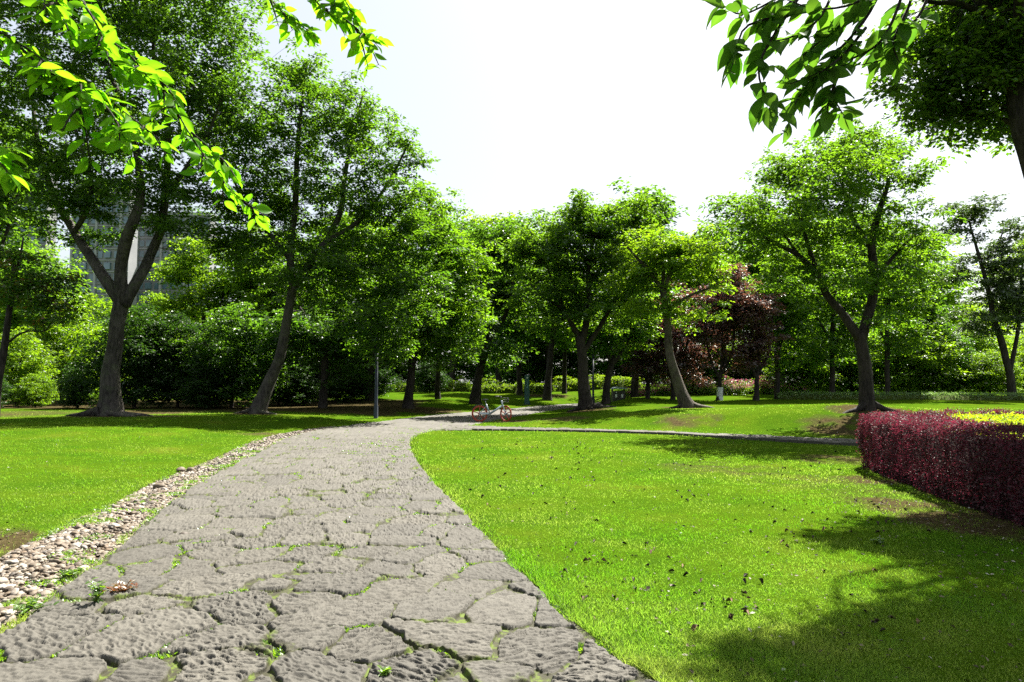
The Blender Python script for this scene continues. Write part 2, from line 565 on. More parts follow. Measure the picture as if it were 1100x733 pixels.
# ------------------------------------------------------------------ stone path
def stone_pattern(X, Y, cell, seed, sx=1.0):
    """irregular slabs: returns joint distance, stone id, local stone coordinates"""
    wx = X + (noise2(X / .5, Y / .5, seed + 1) - .5) * .07 + (noise2(X / .12, Y / .12, seed + 5) - .5) * .022
    wy = Y + (noise2(X / .5, Y / .5, seed + 2) - .5) * .07 + (noise2(X / .12, Y / .12, seed + 6) - .5) * .022
    cx_, cy_ = wx / (cell * sx), wy / cell
    ix, iy = np.floor(cx_), np.floor(cy_)
    d1 = np.full(X.shape, 1e9)
    d2 = np.full(X.shape, 1e9)
    idn = np.zeros(X.shape)
    for dx in (-2, -1, 0, 1, 2):
        for dy in (-2, -1, 0, 1, 2):
            jx, jy = ix + dx, iy + dy
            ox = jx + .5 + .42 * (jy % 2) + (_hash(jx, jy, seed + 11) - .5) * .75
            oy = jy + .5 + (_hash(jx, jy, seed + 12) - .5) * .75
            an = (_hash(jx, jy, seed + 13) - .5) * .5
            asp = 1.0 + (_hash(jx, jy, seed + 14) - .5) * .55
            ux, uy = (wx / (cell * sx) - ox) * cell * sx, (wy / cell - oy) * cell
            ca, sa = np.cos(an), np.sin(an)
            lx, ly = (ux * ca + uy * sa) / asp, (-ux * sa + uy * ca) * asp
            dd = (np.abs(lx) ** 5.0 + np.abs(ly) ** 5.0) ** .2 - (_hash(jx, jy, seed + 15) - .5) * .15
            hid = _hash(jx, jy, seed + 16)
            closer = dd < d1
            d2 = np.where(closer, d1, np.minimum(d2, dd))
            idn = np.where(closer, hid, idn)
            d1 = np.where(closer, dd, d1)
    return (d2 - d1) * .5, idn


def paved_strip(L, R, us, ncol, cell, seed, z0, edge_rag, name, dents=True):
    Lc, Rc = catmull(L, 1600), catmull(R, 1600)
    t = np.linspace(0, 1, 1600)
    Lp = np.stack([np.interp(us, t, Lc[:, k]) for k in (0, 1)], -1)
    Rp = np.stack([np.interp(us, t, Rc[:, k]) for k in (0, 1)], -1)
    v = np.linspace(0, 1, ncol)
    P = Lp[:, None, :] * (1 - v)[None, :, None] + Rp[:, None, :] * v[None, :, None]
    X, Y = P[..., 0], P[..., 1]
    # ragged outer edge: whole slabs end a little short of / past the line
    W = np.linalg.norm(Rp - Lp, axis=1)[:, None]
    ed = np.minimum(v[None, :] * W, (1 - v)[None, :] * W)
    gap, idn = stone_pattern(X, Y, cell, seed)
    jn = gap + (noise2(X / .06, Y / .06, seed + 3) - .5) * .016
    jw = .0055 + .010 * noise2(X / .7, Y / .7, seed + 9) + .015 * smooth(.64, .74, noise2(X / .9, Y / .9, seed + 10))
    m = smooth(jw, jw + .009, jn)
    m *= smooth(0, .03, ed + (noise2(X / .3, Y / .3, seed + 4) - .6) * edge_rag)
    an = (_hash(np.floor(idn * 8837), np.floor(idn * 271), 5) - .5) * 1.3
    ca, sa = np.cos(an), np.sin(an)
    p, q = X * ca + Y * sa + idn * 91, -X * sa + Y * ca + idn * 37
    p = p + (noise2(X / .09, Y / .09, seed + 30) - .5) * .05
    q = q + (noise2(X / .09, Y / .09, seed + 31) - .5) * .05
    n1 = noise2(p / .052, q / .033, seed + 20)
    n2 = noise2(p / .055, q / .015, seed + 21)
    n3 = noise2(X / .25, Y / .25, seed + 22)
    n4 = noise2(X / .013, Y / .013, seed + 23)
    # chisel marks: elongated pits laid in uneven rows across each slab
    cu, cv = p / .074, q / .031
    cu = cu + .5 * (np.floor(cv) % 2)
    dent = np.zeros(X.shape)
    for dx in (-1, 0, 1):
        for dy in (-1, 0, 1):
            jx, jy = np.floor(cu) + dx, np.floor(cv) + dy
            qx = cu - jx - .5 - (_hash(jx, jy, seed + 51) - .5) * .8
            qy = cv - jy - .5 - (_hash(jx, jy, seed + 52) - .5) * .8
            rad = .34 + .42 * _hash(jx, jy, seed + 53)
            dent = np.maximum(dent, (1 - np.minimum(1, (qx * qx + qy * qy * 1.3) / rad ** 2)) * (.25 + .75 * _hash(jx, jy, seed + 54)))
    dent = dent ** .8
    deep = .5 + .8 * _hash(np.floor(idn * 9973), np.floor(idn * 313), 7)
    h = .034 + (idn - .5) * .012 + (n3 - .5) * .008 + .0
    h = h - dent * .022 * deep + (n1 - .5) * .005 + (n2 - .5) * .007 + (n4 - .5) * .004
    tiltx, tilty = (_hash(np.floor(idn * 7919), np.floor(idn * 101), 3) - .5) * .02, (_hash(np.floor(idn * 6007), np.floor(idn * 55), 4) - .5) * .02
    h = h + tiltx * np.sin(X * 4) + tilty * np.sin(Y * 4)
    fill = .000 + .010 * noise2(X / .08, Y / .08, seed + 24) + .012 * (noise2(X / .5, Y / .5, seed + 25) - .4)
    Z = z0 + fill * (1 - m) + h * m
    Z[:, 0] = -.06
    Z[:, -1] = -.06
    mossy = np.clip((1 - m) + .75 * smooth(.62, .8, noise2(X / .45, Y / .45, seed + 27)) * smooth(.10, .0, gap), 0, 1)
    b = MB()
    nr, nc = X.shape
    i = (np.arange(nr - 1)[:, None] * nc + np.arange(nc - 1)[None, :])
    Q = np.stack([i, i + 1, i + nc + 1, i + nc], -1).reshape(-1, 4)
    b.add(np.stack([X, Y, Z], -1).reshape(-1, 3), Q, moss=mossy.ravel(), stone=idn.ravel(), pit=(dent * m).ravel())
    return b, (X, Y, Z, m, gap)


N = NT('hewn_paving_stone')
co = N.n('TexCoord').outputs['Object']
st = N.attr('stone')
c = N.ramp(N.noise(3.2, 5, .65, co), [(.25, (.033, .032, .027)), (.5, (.062, .060, .051)), (.78, (.112, .109, .094))])
c = N.mix(.6, c, N.ramp(st, [(0, (.056, .052, .043)), (.3, (.100, .092, .073)), (.55, (.066, .062, .052)), (.8, (.112, .104, .085)), (1, (.080, .075, .062))]))
c = N.mix(N.math('MULTIPLY', N.noise(90, 3, .7, co), .5), c, (.05, .045, .037))
c = N.mix(N.math('MULTIPLY', N.attr('pit'), .55), c, (.030, .027, .021))  # dents darkened in the colour so their shade reads stronger
ms = N.ramp(N.noise(11, 4, .7, co), [(.3, (.016, .013, .008)), (.5, (.026, .026, .008)), (.64, (.070, .105, .006)), (.82, (.030, .024, .012))])
mm = N.ramp(N.math('ADD', N.attr('moss'), N.math('MULTIPLY', N.math('SUBTRACT', N.noise(26, 4, .7, co), .5), .7)), [(.42, (0, 0, 0)), (.72, (1, 1, 1))])
c = N.mix(mm, c, ms)
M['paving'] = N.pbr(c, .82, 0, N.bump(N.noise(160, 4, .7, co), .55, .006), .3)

# rows closer together near the viewer: arc parameter as a function of distance
tt = np.linspace(0, 1, 1600)
yy = catmull(PATH_L, 1600)[:, 1] * .5 + catmull(PATH_R, 1600)[:, 1] * .5
dens = np.gradient(yy, tt) / np.clip(yy ** 2 / 1136 * .55, .0065, .6)
dens = np.where(yy < 2.8, np.gradient(yy, tt) / .05, dens)
cum = np.concatenate([[0], np.cumsum((np.abs(dens[1:]) + np.abs(dens[:-1])) / 2 * np.diff(tt))])
us = np.interp(np.linspace(0, cum[-1], int(cum[-1])), cum, tt)
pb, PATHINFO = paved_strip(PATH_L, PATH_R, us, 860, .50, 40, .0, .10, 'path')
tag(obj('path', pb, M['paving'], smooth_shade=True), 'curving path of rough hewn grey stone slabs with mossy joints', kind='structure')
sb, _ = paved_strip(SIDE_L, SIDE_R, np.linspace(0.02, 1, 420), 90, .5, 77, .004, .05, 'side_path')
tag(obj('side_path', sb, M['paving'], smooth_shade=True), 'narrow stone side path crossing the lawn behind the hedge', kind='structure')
# raised kerb along the near edge of the side path
kc = catmull(SIDE_R, 60)[6:]
kmb = MB()
for k in range(0, len(kc) - 1):
    a, b_ = kc[k], kc[k + 1]
    dv = (b_ - a) / np.linalg.norm(b_ - a)
    ang = math.atan2(dv[1], dv[0])
    L_ = np.linalg.norm(b_ - a)
    mid = (a + b_) / 2 + np.array([dv[1], -dv[0]]) * .06
    V, Qk, _t = box((mid[0], mid[1], .015 + rng.normal() * .006), (L_ - .02, .13, .15), ang + rng.normal() * .01, .012)
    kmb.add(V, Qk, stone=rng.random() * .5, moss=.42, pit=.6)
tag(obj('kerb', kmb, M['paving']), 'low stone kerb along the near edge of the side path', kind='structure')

# ------------------------------------------------------------------ gravel strip
def ico(sub):
    p = (1 + 5 ** .5) / 2
    V = [(-1, p, 0), (1, p, 0), (-1, -p, 0), (1, -p, 0), (0, -1, p), (0, 1, p), (0, -1, -p), (0, 1, -p), (p, 0, -1), (p, 0, 1), (-p, 0, -1), (-p, 0, 1)]
    Fc = [(0, 11, 5), (0, 5, 1), (0, 1, 7), (0, 7, 10), (0, 10, 11), (1, 5, 9), (5, 11, 4), (11, 10, 2), (10, 7, 6), (7, 1, 8), (3, 9, 4), (3, 4, 2), (3, 2, 6), (3, 6, 8), (3, 8, 9), (4, 9, 5), (2, 4, 11), (6, 2, 10), (8, 6, 7), (9, 8, 1)]
    V = [np.array(v) / np.linalg.norm(v) for v in V]
    for _ in range(sub):
        cache, F2 = {}, []

        def midp(a, b):
            k = (min(a, b), max(a, b))
            if k not in cache:
                m_ = V[a] + V[b]
                V.append(m_ / np.linalg.norm(m_))
                cache[k] = len(V) - 1
            return cache[k]
        for a, b, c_ in Fc:
            ab, bc, ca_ = midp(a, b), midp(b, c_), midp(c_, a)
            F2 += [(a, ab, ca_), (b, bc, ab), (c_, ca_, bc), (ab, bc, ca_)]
        Fc = F2
    return np.array(V), np.array(Fc)


def scatter_poly(poly, n, seed):
    r = np.random.default_rng(seed)
    poly = np.asarray(poly)
    lo, hi = poly.min(0), poly.max(0)
    out = np.zeros((0, 2))
    while len(out) < n:
        p = lo + r.random((n * 3, 2)) * (hi - lo)
        out = np.vstack([out, p[pip(p[:, 0], p[:, 1], poly)]])
    return out[:n]


gp = scatter_poly(GRAV_POLY, 27000, 5)
gp = gp[(gp[:, 1] > 2.2)]
r_ = rng.random(len(gp))
gp = gp[(r_ < np.clip(9.5 / gp[:, 1], .35, 1)) & (noise2(gp[:, 0] / .3, gp[:, 1] / .3, 12) + .3 * rng.random(len(gp)) > .30)]
gmb = MB()
for sub, sel in ((2, gp[:, 1] < 5.4), (1, (gp[:, 1] >= 5.4) & (gp[:, 1] < 12)), (0, gp[:, 1] >= 12)):
    P = gp[sel]
    n = len(P)
    if sub == 2:
        tV, tF = ico(1)
    else:
        tV, tF = ico(sub)
    tV = tV * np.array([1, .74, .42])
    S = np.clip(rng.lognormal(math.log(.0180), .45, n), .009, .06) * (1 + .25 * smooth(8, 18, P[:, 1]))
    a = rng.random(n) * 6.28
    axv = np.stack([np.cos(a), np.sin(a), rng.normal(0, .25, n)], -1)
    nz = np.stack([rng.normal(0, .3, n), rng.normal(0, .3, n), np.ones(n)], -1)
    edge = pdist(P[:, 0], P[:, 1], GRAV_POLY)
    z = -.012 + .028 * smooth(0, .3, edge) * rng.random(n) + S * .1
    V = inst(tV, np.column_stack([P, z]), axv, nz, S)
    V = V + (rng.random(V.shape) - .5) * np.repeat(S, len(tV))[:, None] * .28
    gmb.add(V, T=tile(tF, n, len(tV)), tint=np.repeat(rng.random(n), len(tV)))
N = NT('river_pebbles')
c = N.ramp(N.attr('tint'), [(0, (.022, .018, .014)), (.2, (.09, .066, .040)), (.45, (.15, .125, .092)), (.65, (.095, .062, .033)), (.85, (.30, .275, .235)), (1, (.04, .037, .034))])
c = N.mix(N.math('MULTIPLY', N.noise(60, 4, .6), .4), c, (.15, .12, .09))
M['pebble'] = N.pbr(c, .7, 0, N.bump(N.noise(120, 3, .6), .3, .004), .4)
tag(obj('gravel', gmb, M['pebble'], smooth_shade=True), 'strip of pale and brown pebbles along the left edge of the stone path', kind='stuff')
# soil bed below the pebbles
bmb = MB()
A_, B_ = catmull(GRAV, 60), catmull(GRAV_IN, 60)[::-1]
Vb = np.stack([np.column_stack([A_ - [0.05, 0], np.full(60, -.02)]), np.column_stack([B_, np.full(60, -.02)])], 1).reshape(-1, 3)
bmb.add(Vb, [[2 * k, 2 * k + 1, 2 * k + 3, 2 * k + 2] for k in range(59)])
N = NT('soil')
M['soil'] = N.pbr(N.ramp(N.noise(14, 5, .7), [(.3, (.05, .036, .022)), (.7, (.12, .09, .06))]), .95, 0, N.bump(N.noise(40, 4, .7), .8, .03), .1)
tag(obj('gravel_bed', bmb, M['soil']), 'dark soil under the pebble strip', kind='structure')

# ------------------------------------------------------------------ grass blades
def lawn_points(n, seed, y0=440, y1=760, dmax=30):
    """random ground points, spread so that near ones are dense and far ones sparse"""
    r = np.random.default_rng(seed)
    d = 1.0 / (1.0 / dmax + r.random(n) * (1.0 / 2.9 - 1.0 / dmax))
    hw = .80 * d + .8
    x = (r.random(n) * 2 - 1) * hw
    return x, d


bx_, by_ = lawn_points(560000, 9)
sd = bil(SD, bx_, by_)
nearE = np.abs(sd) < .45
sd[nearE] = paving_dist(bx_[nearE], by_[nearE])
keep = ((sd > -.09 * np.maximum(0, noise2(bx_ / .17, by_ / .17, 67) - .35) - .005) | ((bx_ < -3) & (sd > -.55) & pip(bx_, by_, GRAV_POLY) & (noise2(bx_ / .35, by_ / .35, 65) + .35 * np.exp(np.minimum(sd, 0) / .12) > .84))) & ~pip(bx_, by_, HEDGE_OUT)
dr = dirt_at(bx_, by_)
keep &= rng.random(len(bx_)) > np.clip(dr * 1.05 - .12, 0, .985)
keep &= rng.random(len(bx_)) < .35 + 1.1 * noise2(bx_ / .5, by_ / .5, 61) + (sd < .25)
bx_, by_, sd = bx_[keep], by_[keep], sd[keep]
n = len(bx_)
h = (.017 + .019 * rng.random(n)) * (.75 + .7 * noise2(bx_ / .8, by_ / .8, 62)) * (1 + 1.0 * np.exp(-np.maximum(sd, 0) / .12) * (bx_ > -2.9))
h *= 1 + .022 * np.maximum(by_ - 8, 0)
w = np.maximum(.0042, by_ / F * .50)
a = rng.random(n) * 6.28
lean = rng.normal(0, .62, (n, 2))
# blades beside the path hang a little over its edge
up = np.column_stack([lean, np.ones(n)])
side = np.column_stack([np.cos(a), np.sin(a), np.zeros(n)])
P = np.column_stack([bx_, by_, np.maximum(bil(ZS, bx_, by_), .0) + .006])
up = nrm(up)
Vg = np.stack([P - side * w[:, None] * .5, P + side * w[:, None] * .5,
               P + up * (h * .6)[:, None] + side * w[:, None] * .34 , P + up * (h * .6)[:, None] - side * w[:, None] * .34,
               P + up * (h * 1.0)[:, None] + np.column_stack([lean, np.zeros(n)]) * (h * .35)[:, None]], 1)
gb = MB()
tint = np.clip(-.24 + .30 * (noise2(bx_ / .6, by_ / .6, 66) > .62) + .62 * noise2(bx_ / 1.9, by_ / 1.9, 63) + .45 * noise2(bx_ / .28, by_ / .28, 64) + .45 * rng.random(n) ** 2 - .1 + .35 * dirt_at(bx_, by_), 0, 1)
gb.add(Vg.reshape(-1, 3), Q=tile([[0, 1, 2, 3]], n, 5), T=tile([[3, 2, 4]], n, 5), tint=np.repeat(tint, 5))
tag(obj('grass', gb, M['grass']), 'short bright green grass blades covering the lawn', kind='stuff')

# sprouts along the joints of the path and between the pebbles
X, Y, Z, m, gap = PATHINFO
cand = np.argwhere((m < .25) & (Y > 3.0) & (Y < 24))
cand = cand[rng.random(len(cand)) < .5]
cx_, cy_ = X[cand[:, 0], cand[:, 1]], Y[cand[:, 0], cand[:, 1]]
ok = noise2(cx_ / .34, cy_ / .34, 71) > .66
cand = cand[ok]
P0 = np.stack([X[cand[:, 0], cand[:, 1]], Y[cand[:, 0], cand[:, 1]], Z[cand[:, 0], cand[:, 1]]], -1)
if len(P0) > 26000:
    P0 = P0[rng.choice(len(P0), 26000, False)]
gq = gp[(noise2(gp[:, 0] / .3, gp[:, 1] / .3, 72) > .72) & (gp[:, 1] < 19)]
gq = np.repeat(gq, 5, 0) + rng.normal(0, .03, (len(gq) * 5, 2))
P0 = np.vstack([P0, np.column_stack([gq, np.full(len(gq), .005)])])
n = len(P0)
a = rng.random(n) * 6.28
axv = np.column_stack([np.cos(a), np.sin(a), .5 + rng.random(n) * 1.2])
wv = inst(KITE_V, P0, axv, np.column_stack([rng.normal(0, .4, (n, 2)), np.ones(n)]), (.012 + .022 * rng.random(n)) * (1 + .03 * np.maximum(P0[:, 1] - 6, 0)))
wmb = MB().add(wv, tile(KITE_Q, n, 4), tint=np.repeat(rng.random(n), 4))
tag(obj('weeds', wmb, M['weed']), 'small green weeds and moss sprouts in the joints of the stone path', kind='stuff')
# ------------------------------------------------------------------ trees
def bark_tube(mb, P, R, sides, base=False, seed=0, flare=.8, knots=.06):
    P = np.asarray(P, float)
    R = np.asarray(R, float)
    L = np.concatenate([[0], np.cumsum(np.linalg.norm(np.diff(P, axis=0), axis=1))])
    r0 = R[0]

    def fl(i, a):
        i = i.astype(int)
        s = L[i]
        w = 1 + knots * np.sin(3 * a + s * 1.3 + seed) + knots * .7 * np.sin(5 * a - s * 2.1 + 2 * seed) + knots * np.sin(s * 3.1 + seed + a)
        w = w + .16 * (noise2(np.cos(a) * 1.4 + s * 1.1 + seed, np.sin(a) * 1.4 + s * .7 - seed, 31) - .5) + .09 * (noise2(np.cos(a) * 4 + s * 2.6, np.sin(a) * 4 - s * 1.9 + seed, 32) - .5)
        if base:
            f = np.exp(-s / (1.5 * r0 + .12))
            w = w + flare * f * (.55 + .45 * np.maximum(0, np.sin((4 + seed % 3) * a + seed)) ** .7)
        return w
    V, Q, T = tube(P, R, sides, fl)
    mb.add(V, Q, T)


def limb_curve(P, R, step=.22):
    P = np.asarray(P, float)
    R = np.asarray(R, float)
    R = np.interp(np.linspace(0, 1, len(P)), np.linspace(0, 1, len(R)), R)
    L = np.linalg.norm(np.diff(P, axis=0), axis=1).sum()
    n = max(6, int(L / step))
    C = catmull(P, n)
    RR = np.interp(np.linspace(0, len(P) - 1, n), np.arange(len(P)), R)
    return C, RR


def lobe_points(lobes, n, r, hollow=2.4):
    vol = np.array([l[1][0] * l[1][1] * l[1][2] * (l[2] if len(l) > 2 else 1) for l in lobes]) ** .85
    k = r.choice(len(lobes), n, p=vol / vol.sum())
    u = nrm(r.normal(size=(n, 3)))
    rad = r.random(n) ** (1 / hollow)
    C = np.array([l[0] for l in lobes])[k]
    S = np.array([l[1] for l in lobes])[k]
    # uneven outline: bulges, bays and a few stray sprays
    f = 1 + .22 * np.sin(3.1 * u[:, 0] + 2.3 * k + 1.7 * u[:, 2]) * np.sin(4.3 * u[:, 1] - 1.1 * k + 2.9 * u[:, 2]) + .14 * np.sin(7 * u[:, 0] + 5 * u[:, 2] + k)
    f = f * np.where(r.random(n) < .07, 1.12, 1.0)
    return C + u * (rad * f)[:, None] * S


def clump_leaves(C, per, rc, flat, size, r, spread=.34, subs=5, upw=1.0, tmpl=None, tintbase=None, outward=None):
    """leaves grouped in small tilted sprays around the clump centres C"""
    nC = len(C)
    u3 = nrm(r.normal(size=(nC, subs, 3))) * r.random((nC, subs, 1)) ** .45
    sub = C[:, None, :] + u3 * np.array([rc, rc, rc * flat])
    tilt = nrm(np.concatenate([r.normal(0, .34, (nC, subs, 2)), np.ones((nC, subs, 1)) * upw], -1))
    k = max(1, per // subs)
    ang = r.random((nC, subs, k)) * 2 * math.pi
    # uneven sprays: longer along one direction
    rad = r.random((nC, subs, k)) ** .55 * rc * spread * 1.75 * (.7 + .6 * r.random((nC, subs, 1)))
    el_ = .55 + .45 * np.abs(np.cos(ang - r.random((nC, subs, 1)) * 6.28))
    off = np.stack([np.cos(ang) * rad * el_, np.sin(ang) * rad * el_, r.normal(0, rc * .06, (nC, subs, k))], -1)
    tz = tilt[:, :, None, :]
    off[..., 2] = off[..., 2] - (tz[..., 0] * off[..., 0] + tz[..., 1] * off[..., 1]) / np.maximum(tz[..., 2], .4) - (off[..., 0] ** 2 + off[..., 1] ** 2) * .25 / max(rc, .1)
    P = (sub[:, :, None, :] + off).reshape(-1, 3)
    out = nrm(off.reshape(-1, 3) + r.normal(0, rc * .12, (len(P), 3)))
    out[:, 2] = out[:, 2] * .5 - .18
    nz = np.broadcast_to(tz, off.shape).reshape(-1, 3) + r.normal(0, .42, (len(P), 3))
    S = size * (.65 + .7 * r.random(len(P)))
    ct = r.random(nC) if tintbase is None else tintbase
    tint = np.clip(.30 * ct[:, None, None] + .25 * r.random((nC, subs, 1)) + .45 * r.random((nC, subs, k)), 0, 1).reshape(-1)
    return P, out, nz, S, tint


def grow(root, trunk, limbs, lobes, n_cl, per, rc, leaf, bark, size, seed, flat=.42, sides=12, twig=True, hollow=2.4, flare=.8, zmin=None, spread=.34, limb_names=True):
    """trunk/limbs: (points, radii) in root-local coordinates; makes children trunk, limb..., twigs, crown"""
    r = np.random.default_rng(seed)
    n_cl, per, rc = int(n_cl * 1.06), int(per * 1.05), rc * .95
    nodes, rads = [], []
    tb = MB()
    C, R = limb_curve(*trunk)
    bark_tube(tb, C, R, sides, True, seed, flare)
    k0 = int(len(C) * .55)
    nodes.append(C[k0:])
    rads.append(R[k0:])
    obj('trunk', tb, bark, root, True)
    for j, (lp, lr) in enumerate(limbs):
        C, R = limb_curve(lp, lr)
        lb = MB()
        bark_tube(lb, C, R, max(6, sides - 3), False, seed + j)
        obj('limb', lb, bark, root, True)
        nodes.append(C[len(C) // 4:])
        rads.append(R[len(R) // 4:])
    NP_, NR = np.concatenate(nodes), np.concatenate(rads)
    cl = lobe_points(lobes, n_cl, r, hollow)
    if zmin is not None:
        cl[:, 2] = np.maximum(cl[:, 2], zmin + r.random(len(cl)) * .5)
    # nearest-first growth of branches towards the clumps
    d0 = np.sqrt(((cl[:, None, :] - NP_[None, ::4, :]) ** 2).sum(-1)).min(1)
    br = MB()
    for ci in np.argsort(d0):
        t = cl[ci]
        dv = t - NP_
        dist = np.sqrt((dv ** 2).sum(1))
        cost = dist * (1 + .55 * np.clip(-dv[:, 2] / (dist + 1e-6) + .1, 0, 1)) + .9 * (NR < .012)
        k = int(np.argmin(cost))
        L = dist[k]
        if L < .12:
            continue
        a = NP_[k]
        n = max(4, min(14, int(L / .22)))
        mid = (a + t) / 2 + r.normal(0, .09 * L, 3) + np.array([0, 0, .08 * L])
        Pn = catmull([a, mid, t], n)
        r0 = min(NR[k] * .62, .008 + .020 * L)
        Rn = np.linspace(max(r0, .006), .005, n)
        if twig:
            V, Q, T = tube(Pn, Rn, 5 if r0 > .03 else 4, cap=False)
            br.add(V, Q, mi=1)
        NP_ = np.vstack([NP_, Pn[1:]])
        NR = np.concatenate([NR, Rn[1:]])
    P, o_, nz, S, tint = clump_leaves(cl, per, rc, flat, size, r, spread)
    if zmin is not None:
        ok = P[:, 2] > zmin - .25
        P, o_, nz, S, tint = P[ok], o_[ok], nz[ok], S[ok], tint[ok]
    S = S * 1.32
    br.add(inst(KITE_V, P, o_, nz, S), tile(KITE_Q, len(P), 4), tint=np.repeat(tint, 4))
    obj('crown', br, [leaf, bark], root)      # foliage with the fine branches that carry it


def px_tree(name, label, d, trunk, tr, limbs, lobes, n_cl, per, rc, leaf, bark, size, seed, group=None, cat='tree', **kw):
    """a tree whose trunk, limbs and crown masses were measured as directions (px, py[, extra depth]) at distance d"""
    def W(p):
        return at(p[0], p[1], d + (p[2] if len(p) > 2 else 0))
    w = d / F
    b = base_at(trunk[0][0], d)
    root = thing(name, b, label, cat, group)
    tp = [np.array([b[0], b[1], b[2] - .12])] + [W(p) for p in trunk]
    tp = [p - b for p in tp]
    T_ = (tp, [tr[0] * w * .86] + [x * w * .86 for x in tr])
    Ls = [([W(p) - b for p in lp], [x * w for x in np.interp(np.linspace(0, 1, len(lp)), np.linspace(0, 1, len(lr)), lr)]) for lp, lr in limbs]
    Lo = []
    for l in lobes:
        c = W((l[0], l[1], l[4] if len(l) > 4 else 0)) - b
        Lo.append((c, np.array([l[2] * w, max(l[2] * w * .85, l[3] * w * .8), l[3] * w])))
    grow(root, T_, Ls, Lo, n_cl, per, rc, leaf, bark, size, seed, **kw)
    return root


# ---- the big forked tree on the left
t1 = px_tree('tree', 'big dark tree on the left lawn whose thick grey trunk forks into three limbs', 26,
        [(118, 447), (118, 425), (120, 395), (126, 350), (131, 322)], [11.6, 10.2, 9.2, 8.6, 8.9],
        [([(130, 326), (110, 295), (92, 268, .3), (73, 238, .8), (56, 205, 1), (42, 160, 1.5), (35, 110, 2), (30, 45, 2.5)], [6.6, 4.8, 3, 1.3]),
         ([(132, 326), (130, 288, -.2), (135, 262, -.5), (144, 235, -.8), (151, 205, -.5), (146, 160, 0), (131, 110, .5), (110, 60, 1), (100, 0, 1)], [6.6, 5.6, 3.4, 1.3]),
         ([(134, 328), (149, 300), (162, 273, .5), (173, 243, .8), (178, 205, 1), (180, 150, .8), (172, 100, .5), (165, 50, 0), (175, -10, 0)], [6.2, 4.8, 3, 1.3]),
         ([(80, 250, .5), (92, 228, 0), (98, 195, -.5), (88, 160, -1), (75, 120, -1.5)], [3, 1.2]),
         ([(176, 215, .9), (200, 180, .3), (225, 140, -.3), (240, 100, -1)], [2.8, 1])],
        [(90, 130, 105, 95), (200, 105, 95, 95), (20, 190, 75, 55), (175, 205, 85, 38), (60, 20, 115, 80), (200, 5, 105, 75), (262, 110, 45, 60), (105, 215, 60, 26), (40, 240, 45, 20), (-40, 90, 80, 110), (130, -60, 170, 70), (120, 245, 30, 14), (200, 245, 40, 14), (95, 258, 45, 14, 1), (190, 265, 40, 14, 1.2)],
        1080, 115, .60, M['leaf_deep'], M['bark_grey'], .115, 101, sides=16, flare=.9)
def roots(tree, px, d, r0, bark, plist):
    b = base_at(px, d)
    for pts in plist:
        P = [np.array([x, y, float(gz(b[0] + x, b[1] + y)) - b[2] + z]) for (x, y), z in zip(pts, (.22, .07, .02, -.08))]
        C, R = limb_curve(P, np.linspace(r0, r0 * .3, len(P)), .12)
        rb = MB()
        bark_tube(rb, C, R, 8, False, 3, knots=.12)
        obj('root', rb, bark, tree, True)


# surface roots spreading from its foot
roots(t1, 118, 26, .15, M['bark_grey'], ([(-.1, -.2), (.55, -.45), (1.1, -.55), (1.7, -.9)], [(.2, 0), (.7, -.1), (1.3, .1), (1.9, .2)], [(-.3, -.2), (-.7, -.5), (-1.2, -.6)]))

t2 = px_tree('tree', 'leaning tree with a slender pale grey trunk left of the stone path', 29,
        [(275, 447), (279, 436), (290, 410), (302, 378), (309, 338), (317, 303)], [8.5, 8, 7, 6.3, 5.8, 5.4],
        [([(317, 306), (338, 276), (354, 255), (366, 225), (372, 180), (384, 125), (392, 95)], [4.8, 3.2, 1]),
         ([(315, 310), (312, 270), (317, 225), (319, 170), (324, 115), (328, 85)], [4.2, 3, 1]),
         ([(350, 260), (388, 235), (418, 195), (436, 160)], [2.8, 1]),
         ([(312, 280), (285, 245), (262, 215), (245, 180)], [2.6, 1])],
        [(335, 120, 70, 52), (400, 140, 48, 48), (295, 190, 65, 60), (385, 215, 75, 55), (440, 240, 40, 48), (350, 290, 85, 50), (425, 310, 60, 50), (328, 82, 36, 16), (265, 240, 50, 60), (240, 130, 50, 60), (452, 165, 14, 22), (470, 255, 20, 30), (402, 360, 38, 24, -.3), (440, 372, 26, 18)],
        840, 98, .58, M['leaf_mid'], M['bark_grey'], .115, 102, sides=12, flare=.75)

roots(t2, 275, 29, 0.1, M['bark_grey'], [[(.1, -.15), (.5, -.3), (.9, -.35), (1.3, -.5)], [(-.1, -.1), (-.4, -.35), (-.7, -.5)]])
px_tree('tree', 'mid green tree at the left bend of the path with a dark straight trunk', 37,
        [(439, 433), (440, 420), (443, 390), (447, 350), (446, 310)], [5.5, 5, 4.5, 4, 3.5],
        [([(446, 330), (462, 300), (478, 265), (488, 245)], [3, 1]), ([(446, 345), (425, 320), (410, 295)], [2.5, 1]), ([(447, 335), (450, 290), (458, 240), (462, 215)], [3, 1])],
        [(470, 255, 38, 45), (492, 290, 34, 45), (445, 330, 60, 45), (500, 345, 32, 35), (455, 210, 22, 20), (470, 372, 40, 22), (425, 375, 35, 20)],
        420, 85, .62, M['leaf'], M['bark_dark'], .14, 103)
px_tree('tree', 'low shaded tree with a brown trunk left of the blue lamp post', 34,
        [(347, 446), (347, 430), (349, 395), (351, 355)], [5.5, 5, 4.2, 3.5],
        [([(350, 370), (368, 345), (390, 330)], [2.8, 1]), ([(350, 375), (335, 350), (322, 330)], [2.8, 1])],
        [(352, 362, 52, 32), (395, 362, 35, 32), (310, 360, 40, 35), (375, 400, 30, 14)],
        230, 85, .6, M['leaf_deep'], M['bark_dark'], .13, 104)
